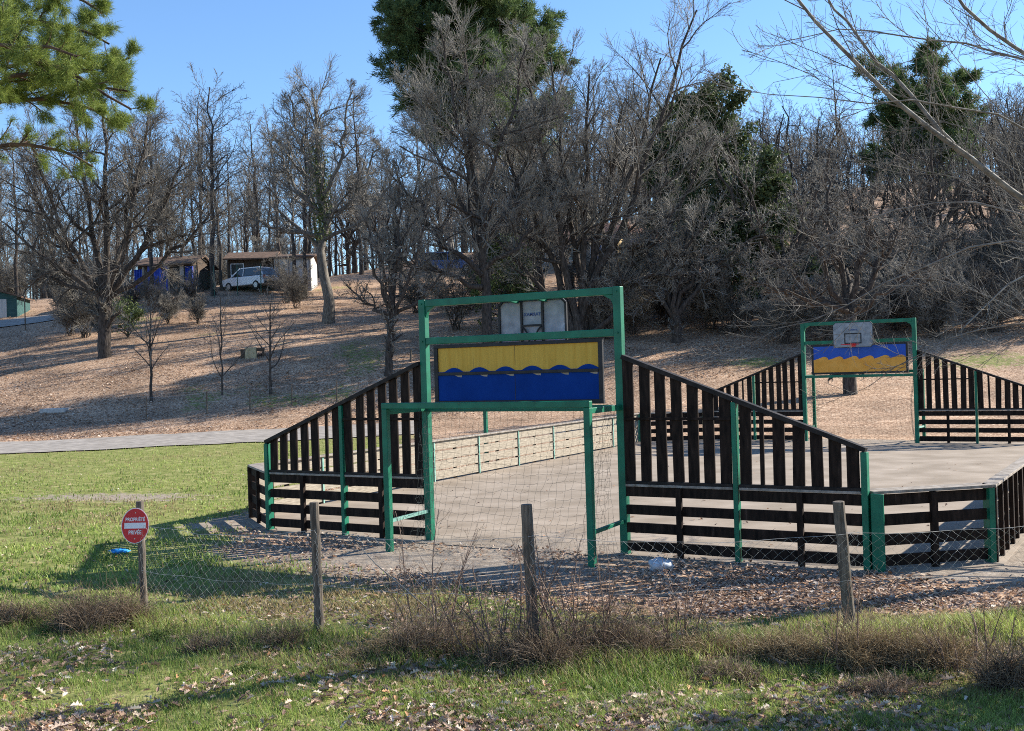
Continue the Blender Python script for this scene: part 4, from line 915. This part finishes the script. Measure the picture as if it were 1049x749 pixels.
opening(t, 'window', -.3, -1.2, 1.0, .7, .9, MT['blueshutter'])
b = gd(2, 326); k = b[1] / CAM_F
t = house('shed', 'dark green gabled shed cut by the left edge of the photo', b + np.array([-1.6, 2.4, -.2]), R(12), 4.0, 4.4, 1.8, .65, MT['greenshed'], MT['brownroof'], .3, 'y')
m = MB(); m.box(.7, 1.3, -2.235, -2.203, 0, 1.6); m.build('door', MT['whitewall'], t)

# ------------------------------------------------------------------ vehicles
MT['carwhite'] = M_noise('white_car_paint', (.72, .73, .75), (.78, .79, .8), 2, .25, spec=.6)
MT['carblue'] = M_noise('blue_car_paint', (.03, .09, .28), (.045, .12, .34), 2, .25, spec=.6)
MT['tyre'] = M_plain('tyre_rubber', (.02, .02, .02), .85)
MT['lamp_red'] = M_plain('red_lamp_lens', (.4, .01, .01), .2)
def car(name, label, base, rz, L_, Wd, Ht, paint, van=False, scale=1):
    t = thing(name, label, 'car', base, rz); l = L_ / 2; w_ = Wd / 2
    if van: low = [(-l, .32), (l - .1, .32), (l, .55), (l - .05, .95), (l - .55, 1.1), (-l, 1.1)]; gh = [(-l + .02, 1.1), (-l + .12, Ht), (l - 1.3, Ht), (l - .6, 1.1)]
    else: low = [(-l, .38), (l - .15, .34), (l, .55), (l - .08, .85), (l - 1.0, 1.02), (-l + .05, 1.04), (-l - .02, .7)]; gh = [(-l + .1, 1.04), (-l + .5, Ht - .06), (-l + 1.2, Ht), (l - 1.9, Ht - .03), (l - 1.1, 1.03)]
    m = MB(); m.prism(low, 'y', -w_, w_); m.build('body', paint, t, .07)
    def loft(scl0, scl1, pad):
        m = MB(); zb, zt = gh[0][1], max(p[1] for p in gh); V = []
        for s in (-1, 1):
            for x, z in gh:
                f = (z - zb) / (zt - zb); V.append((x * (1 - pad * f) , s * (w_ * scl0 * (1 - f) + w_ * scl1 * f), z))
        n = len(gh); m.add(V, [tuple(range(n)), tuple(range(n, 2 * n))[::-1]] + [(i, n + i, n + (i + 1) % n, (i + 1) % n) for i in range(n)]); return m
    loft(.93, .78, 0).build('windows', MT['glass'], t, .03)
    m = MB(); zt = Ht + .005; m.box(gh[1][0] + .1, gh[-2][0] - .05, -w_ * .78, w_ * .78, Ht - .05, zt + .03); m.build('roof', paint, t, .02)
    for s in (-1, 1):
        for a in (gh[0], gh[1]), (gh[-1], gh[-2]): m = MB(); m.bar((a[0][0], s * w_ * .94, a[0][1]), (a[1][0], s * w_ * .8, a[1][1]), .07, .08); m.build('pillar', paint, t)
        xm = -.1; m = MB(); m.bar((xm, s * w_ * .945, 1.04), (xm, s * w_ * .8, Ht - .02), .05, .09, (0, 1, 0)); m.build('pillar', paint, t)
        m = MB(); m.cbox((l - 1.35, s * (w_ + .08), 1.1), (.12, .18, .14)); m.build('wing_mirror', paint, t, .03)
        m = MB(); m.cbox((l - .1, s * (w_ - .22), .74), (.16, .32, .14)); m.build('headlight', MT['glass'], t, .03)
        m = MB(); m.cbox((-l + .01, s * (w_ - .12), .92), (.12, .2, .22)); m.build('tail_light', MT['lamp_red'], t, .02)
        for x in (l - .85, -l + .8):
            m = MB(); m.tube([(x, s * (w_ - .17), .33), (x, s * (w_ + .02), .33)], .33, 20); wh = m.build('wheel', MT['tyre'], t, .02)
            m = MB(); m.tube([(x, s * (w_ + .021), .33), (x, s * (w_ + .03), .33)], .2, 14); m.build('rim', MT['steel'], wh)
    m = MB(); m.cbox((-l - .02, 0, .5), (.1, Wd * .9, .22)); m.build('bumper', MT['tyre'], t, .03)
    m = MB(); m.cbox((-l - .035, 0, .78), (.02, .52, .11)); m.build('number_plate', MT['white'], t)
    return t
b = gd(257, 298); k = b[1] / CAM_F; c_ = car('parked_car', 'white estate car parked in front of the brown cabin', b, R(180 - 32), 4.5, 1.85, 1.66, MT['carwhite']); 
b = on(460, 92); b = gd(460, 281); c_ = car('parked_van', 'blue van parked side on behind the bare trees in the middle', b + np.array([0, 0, .1]), R(4), 4.7, 1.85, 1.8, MT['carblue'], True)

# ------------------------------------------------------------------ hillside furniture
MT['stone'] = M_noise('yellowish_cast_stone', (.3, .25, .15), (.46, .4, .26), 7, .9, .3)
b = gd(257, 366); t = thing('stone_bench', 'squat yellowish stone block between two dark slabs on the leafy slope', 'bench', b, R(10))
m = MB(); m.box(-.28, .30, -.3, .3, -.2, .48); m.build('block', MT['stone'], t, .02); m = MB(); m.box(-.5, -.29, -.22, .22, -.2, .40); m.build('side_slab', MT['cabinwood'], t, .02); m = MB(); m.box(.31, .68, -.25, .25, .28, .44); m.box(.58, .68, -.25, .25, -.2, .279); m.build('side_slab', MT['cabinwood'], t, .02)
t = thing('low_rail_fence', 'low wire and stake fence running in front of the saplings', 'fence', gd(205, 425)); o0 = np.array(t.location); pr = None
for px, py in ((150, 430), (212, 424), (256, 420), (299, 416), (345, 412)):
    p = gd(px, py) - o0; m = MB(); m.tube([p + np.array([0, 0, -.2]), p + np.array([.02, 0, .95])], .03, 7); m.build('stake', MT['postwood'], t)
    if pr is not None:
        for z in (.5, .9): m = MB(); m.tube([pr + np.array([0, 0, z]), (pr + p) / 2 + np.array([0, 0, z - .04]), p + np.array([0, 0, z])], .006, 4); m.build('wire', MT['wire'], t)
    pr = p
MT['greenwire'] = M_plain('green_coated_wire', (.03, .1, .07), .6)
t = thing('mesh_fence', 'green mesh fence with slim posts below the white car', 'fence', on(200, 80)); o0 = np.array(t.location); q = [on(px, 79 + (px - 195) * .03) for px in (172, 198, 222, 246, 270, 294)]
for i, p in enumerate(q):
    m = MB(); m.tube([p - o0 + np.array([0, 0, -.2]), p - o0 + np.array([0, 0, 2.3])], .035, 6); m.build('post', MT['greenwire'], t)
A = []
for i in range(5):
    def f(s, tt, i=i):
        s = np.broadcast_to(s, np.shape(tt)); a = (q[i] - o0)[:, None] + (q[i + 1] - q[i])[:, None] * s; return np.stack([a[0], a[1], a[2] + .05 + 1.9 * tt], -1)
    A.append(netting(f, 16, 18, .006, 0))
V, Fq = cat(A); mesh_np('mesh', V, [Fq], MT['greenwire'], t)
for i, (px, py, lb) in enumerate(((421, 371, 'pale wooden stake on the slope just behind the sloping left wing'), (26, 338, 'thin bare pole beside the upper track at far left'))):
    p = gd(px, py); m = MB(); m.tube([p * 0 + np.array([0, 0, -.2]), np.array([.01, 0, .55 if i == 0 else 2.2])], .05 if i == 0 else .04, 8); tag(m.build('wooden_stake', MT['postwood'], loc=p), lb, 'stake')

MT['greentuft'] = M_leafy('long_green_grass', (.07, .13, .03), (.26, .34, .1), .4)
# ------------------------------------------------------------------ undergrowth along the wire fence
def stems(g, n, rx, ry, hmin, hmax, lean, M=6, wob=.18, r=.0022, arch=0):
    a = g.random(n) * 6.283; q = np.sqrt(g.random(n)); pos = np.stack([rx * q * np.cos(a), ry * q * np.sin(a), np.full(n, -.02)], 1)
    d = norm(np.stack([g.normal(0, lean, n) + .25 * pos[:, 0] / max(rx, .01), g.normal(0, lean, n), np.ones(n)], 1)); ln = g.uniform(hmin, hmax, n) * (1 - .45 * q ** 2)
    out = [pos]; st = (ln / (M - 1))[:, None]; bend = g.normal(0, wob * .6, (n, 3))
    for k in range(M - 1): d = norm(d + bend + g.normal(0, wob, d.shape) + np.array([0, 0, -arch * k])); out.append(out[-1] + d * st)
    Pn = np.stack(out, 1); return Pn, np.full((n, 1), r) * np.linspace(1.2, .45, M)[None] * g.uniform(.6, 1.3, (n, 1))
def clump(name, label, c, px, py, wpx, hpx, seed, n, mat, lean=.35, arch=.05, r=.0022, kids=3, group=None):
    g = r_(seed); p = gd(px, py, 5, 30); k = p[1] / CAM_F; rx = wpx * k / 2; h_ = hpx * k
    A = []
    for j in range(10):                      # several uneven tufts make up the clump
        a_ = g.random() * 6.28; q_ = rx * .95 * g.random() ** .6; f_ = g.uniform(.25, 1.25) * (1 - .3 * q_ / rx); P0, R0 = stems(g, max(10, n // 9), rx * g.uniform(.18, .5), rx * .28, h_ * .2 * f_, h_ * 1.35 * f_, lean * g.uniform(.6, 1.8), 6, .16, r, arch)
        P0 = P0 + np.array([math.cos(a_) * q_, math.sin(a_) * q_ * .5, 0]); A.append(tubes(P0, R0, 3))
        if kids: P1, R1 = child(g, P0, R0, kids, .2, .95, .7, .45, 4, .2, .02, .6, .5); A.append(tubes(P1, np.maximum(R1, r * .4), 3))
    V, Fq = cat(A); o = mesh_np(name, V, [Fq], MT[mat], loc=tuple(p)); return tag(o, label, c, group)
UG = 'dead brambles and dry grass along the wire fence'
for a in (('bramble_clump', 'brown dead bramble mound cut by the left edge of the picture', 'bramble', 8, 640, 80, 34, 201, 900, 'bramble'),
          ('bramble_clump', 'largest dark brown bramble mound left of the sign post', 'bramble', 92, 644, 115, 52, 202, 2000, 'bramble'),
          ('bramble_clump', 'low dark bramble mound between the sign post and the second post', 'bramble', 212, 668, 62, 36, 203, 1000, 'bramble'),
          ('bramble_clump', 'small dark bramble mound just left of the second post', 'bramble', 288, 664, 60, 32, 204, 800, 'bramble'),
          ('bramble_clump', 'wide tangle of dead stems left of the middle fence post', 'bramble', 455, 672, 120, 62, 205, 1500, 'bramble'),
          ('bramble_clump', 'dense dead undergrowth around the foot of the middle fence post', 'bramble', 545, 682, 110, 62, 206, 1700, 'bramble'),
          ('bramble_clump', 'reddish dead stems just right of the middle fence post', 'bramble', 632, 672, 100, 74, 207, 1200, 'bramble'),
          ('dry_grass_tussock', 'pale dry grass tussock midway between the two right hand posts', 'grass', 728, 674, 90, 44, 208, 1600, 'drygrass'),
          ('dry_grass_tussock', 'pale dry grass tussock left of the rightmost fence post', 'grass', 805, 676, 80, 44, 209, 1500, 'drygrass'),
          ('dry_grass_tussock', 'tall straw coloured tussock at the foot of the rightmost fence post', 'grass', 878, 684, 76, 66, 210, 1900, 'drygrass'),
          ('dry_grass_tussock', 'broad dry grass patch right of the rightmost fence post', 'grass', 962, 682, 120, 52, 211, 2000, 'drygrass'),
          ('bramble_clump', 'dark brown weed clump at the lower right edge', 'bramble', 1036, 706, 70, 74, 212, 1200, 'bramble'),
          ('bramble_clump', 'dark flattened weed clump low in the right foreground', 'bramble', 930, 712, 130, 34, 213, 1300, 'bramble')):
    clump(*a, group=UG)
for i, (px, py, w_, h_, n, lb) in enumerate(((432, 660, 70, 150, 13, 'tall thin leafless stems rising left of the middle fence post'), (520, 680, 80, 130, 18, 'tall reddish leafless stems standing before the middle fence post'), (600, 676, 70, 150, 17, 'tall leafless stems rising just right of the middle fence post'),
                                         (700, 668, 70, 90, 12, 'sparse upright weed stems under the right wing'), (870, 690, 30, 130, 5, 'single tall dry weed stalks beside the rightmost post'), (1000, 690, 90, 80, 16, 'sparse dry weed stalks at the right'))):
    g = r_(220 + i); p = gd(px, py, 5, 30); k = p[1] / CAM_F; t = thing('bare_shrub', lb, 'shrub', p, 0, 'leafless stems along the wire fence')
    P0, R0 = stems(g, n, w_ * k / 2, w_ * k / 5, h_ * k * .7, h_ * k * 1.15, .16, 8, .07, .0055); mesh_np('stem', *(lambda q: (q[0], [q[1]]))(tubes(P0, R0, 4)), MT['redstem'], t)
    P1, R1 = child(g, P0, R0, 9, .2, .97, .6, .3, 5, .12, .08, .5, .5); P2, R2 = child(g, P1, R1, 3, .2, .95, .6, .5, 4, .12, .05, .7, .5)
    V, Fq = cat([tubes(P1, np.maximum(R1, .0013), 3), tubes(P2, np.maximum(R2, .001), 3)]); mesh_np('twig', V, [Fq], MT['redstem'], t)
# long stick leaning out of the undergrowth
a = P(420, 618, 9.3); b_ = P(350, 545, 9.5)
p0 = gd(455, 640); m = MB(); m.tube([(0, 0, 0), P(425, 612, 9.3) - p0, P(385, 578, 9.5) - p0, P(365, 556, 9.7) - p0], [.008, .006, .005, .003], 6); tag(m.build('dead_branch', MT['twig'], loc=p0), 'long thin dead branch leaning out of the tangle towards the left goal post', 'branch')

# ------------------------------------------------------------------ grass and fallen leaves
def in_view(n, g, y0, y1, pw=1.0, margin=1.4):
    q = g.random(n); y = (y0 ** (1 - pw) + q * (y1 ** (1 - pw) - y0 ** (1 - pw))) ** (1 / (1 - pw)) if pw != 1 else y0 * (y1 / y0) ** q
    x = g.uniform(-.4665 * margin, .4665 * margin, n) * y * 1.02; return x, y
def grass(name, n, y0, y1, pw, seed, hgt, wid, label, far=False):
    g = r_(seed); x, y = in_view(n, g, y0, y1, pw); gm, lm, hill, fg = masks(x, y); cl = fbm(x, y, 2.6, 31); keep = g.random(n) < gm * np.clip(.25 + 1.5 * (cl - .25), .1, 1.2); keep &= hill < .5
    x, y, cl, fg = x[keep], y[keep], cl[keep], fg[keep]; n = len(x); z = H(x, y)
    fence_y = np.interp(x, [-8, -3.68, -1.72, .19, 2.98, 8], [12.2, 11.0, 9.87, 9.09, 9.64, 10.2])
    band = np.exp(-((y - fence_y + .35) / .45) ** 2)
    h = hgt * (.45 + .9 * cl) * g.uniform(.5, 1.3, n) * (1 + 1.5 * band)
    az = g.random(n) * 6.283; ln = g.uniform(.15, .9, n); dx = np.cos(az) * ln; dy = np.sin(az) * ln; sx = -np.sin(az + g.normal(0, .6, n)); sy = np.cos(az); w_ = wid * g.uniform(.6, 1.3, n)
    b0 = np.stack([x, y, z - .005], 1); sd = np.stack([sx, sy, 0 * x], 1) * w_[:, None]; mid = b0 + np.stack([dx * h * .3, dy * h * .3, h * .6], 1); tip = b0 + np.stack([dx * h, dy * h, h], 1)
    V = np.stack([b0 - sd, b0 + sd, mid + sd * .75, mid - sd * .75, tip], 1).reshape(-1, 3); i = np.arange(n)[:, None] * 5
    q4 = i + np.array([[0, 1, 2, 3]]); t3 = i + np.array([[3, 2, 4]])
    a = np.clip(fbm(x, y, .9, 40) * 1.3 - .15 + g.normal(0, .22, n), 0, 1)[:, None]; dry = (g.random(n) < .14 + .8 * sstep(.5, .75, fbm(x, y, .45, 77)) * (band < .3) + .25 * band + .2 * (cl < .35))[:, None]
    c = np.array([[.08, .15, .025]]) * (1 - a) + np.array([[.42, .5, .13]]) * a; c = np.where(dry, np.array([[.33, .26, .13]]) * g.uniform(.6, 1.2, (n, 1)), c)
    o = mesh_np(name, V, [q4, t3], MT['grass'], cols=np.repeat(c, 5, 0)); return tag(o, label, 'grass', kind='stuff')
grass('grass', 400000, 6.2, 11.8, 1.5, 301, .062, .0028, 'green grass growing in the foreground under the wire fence')
grass('grass', 290000, 11.0, 40, 1.9, 302, .062, .0075, 'short sunlit lawn left of the ball court')
def leaves(name, n, y0, y1, pw, seed, size, label, wfun, lobed=False):
    g = r_(seed); x, y = in_view(n, g, y0, y1, pw); gm, lm, hill, fg = masks(x, y); keep = g.random(n) < wfun(x, y, gm, lm, hill, fg); x, y = x[keep], y[keep]; n = len(x); z = H(x, y)
    u, v = uv_of(x, y); ok = np.ones(n, bool); s = size * g.uniform(.5, 1.5, n)[:, None]
    c = np.stack([x, y, z + .012 + g.random(n) * .025], 1); az = g.random(n) * 6.283; a = norm(np.stack([np.cos(az), np.sin(az), g.normal(0, .35, n)], 1)); tl = .55 if lobed else .2; up = norm(np.stack([g.normal(0, tl, n), g.normal(0, tl, n), np.ones(n)], 1)); b_ = norm(np.cross(up, a)); up = np.cross(a, b_)
    cur = (g.uniform(.15, .8, n) if lobed else g.uniform(.05, .3, n))[:, None] * s; wv = g.uniform(.15, .7, (4, n, 1))
    if lobed:
        prof = [(-.75, .12), (-.5, .42), (-.25, .16), (0.0, .52), (.28, .2), (.5, .4), (.8, .12)]
        L_ = [c - a * s]; R_ = []
        for q_, w_ in prof: e = w_ * g.uniform(.75, 1.2, (n, 1)); L_.append(c + a * s * q_ - b_ * s * e + up * cur * (e * 1.6)); R_.append(c + a * s * q_ + b_ * s * e + up * cur * (e * 1.4))
        V = np.stack(L_ + [c + a * s] + R_[::-1], 1).reshape(-1, 3); i = np.arange(n)[:, None] * 16; F1 = i + np.arange(9)[None]; F2 = i + np.array([[0, 8, 9, 10, 11, 12, 13, 14, 15]]); kk = 16
    else: kk = 6
    if not lobed: V = np.stack([c - a * s, c - a * s * .3 - b_ * s * wv[0] + up * cur, c + a * s * .35 - b_ * s * wv[1] + up * cur * 1.3, c + a * s, c + a * s * .5 + b_ * s * wv[2] + up * cur * 1.2, c - a * s * .2 + b_ * s * wv[3] + up * cur], 1).reshape(-1, 3)
    if not lobed: i = np.arange(n)[:, None] * 6; F1 = i + np.array([[0, 1, 2, 3]]); F2 = i + np.array([[0, 3, 4, 5]])
    pal = np.array([[.15, .095, .07], [.29, .19, .135], [.43, .3, .22], [.56, .43, .33], [.68, .58, .47], [.42, .23, .12]]); cc = pal[g.choice(6, n, p=[.12, .28, .28, .18, .06, .08])] * g.uniform(.75, 1.2, (n, 1))
    o = mesh_np(name, V, [F1, F2], MT['leaf'], cols=np.repeat(cc, kk, 0)); return tag(o, label, 'leaves', kind='stuff')
leaves('fallen_leaves', 44000, 6.2, 11, 1.2, 311, .034, 'brown leaves scattered through the foreground grass', lambda x, y, gm, lm, h, f: np.clip(lm * 1.1 * np.clip(.15 + 2.2 * (fbm(x, y, 1.1, 50) - .38), 0.04, 1), 0, 1), True)
leaves('fallen_leaves', 240000, 9.4, 30, 1.7, 312, .027, 'brown leaf litter covering the ground round the court', lambda x, y, gm, lm, h, f: np.where(f > .5, 0, np.clip((lm - gm * .6) * np.clip(.3 + 2.6 * (fbm(x, y, .9, 61) - .35), .15, 1), .015, 1) * np.where(lm < .1, .3, 1)))
leaves('fallen_leaves', 150000, 36, 88, 1.6, 313, .048, 'pale brown leaf litter covering the hillside', lambda x, y, gm, lm, h, f: h * (1 - .7 * gm) * np.clip(.2 + 3 * (fbm(x, y, .35, 62) - .35), .1, 1))

evergreen('evergreen_bush', 'dark bush just outside the right edge that shades the lower right corner', np.array([5.5, 8.0, 0]), 2.3, 1.4, 95, 5000, .05, gap=.2)

clump('bramble_clump', 'dark weed clump low in the shade between the two right hand posts', 'bramble', 760, 700, 150, 30, 214, 1400, 'bramble', group=UG)
clump('dry_grass_tussock', 'small straw coloured tussock between the second and middle posts', 'grass', 385, 676, 70, 34, 215, 900, 'drygrass', group=UG)

for i, (px, py) in enumerate(((60, 650), (170, 655), (330, 668), (480, 690), (600, 695), (690, 690), (840, 698), (940, 700), (250, 690), (760, 722))):
    clump('grass_tuft', 'long green grass tuft in the verge below the wire fence, ' + (ORD + ['rightmost'])[sorted((60, 170, 330, 480, 600, 690, 840, 940, 250, 760)).index(px)], 'grass', px, py, 46, 24, 240 + i, 900, 'greentuft', lean=.5, arch=.09, r=.0024, kids=0, group='green grass tufts in the verge')
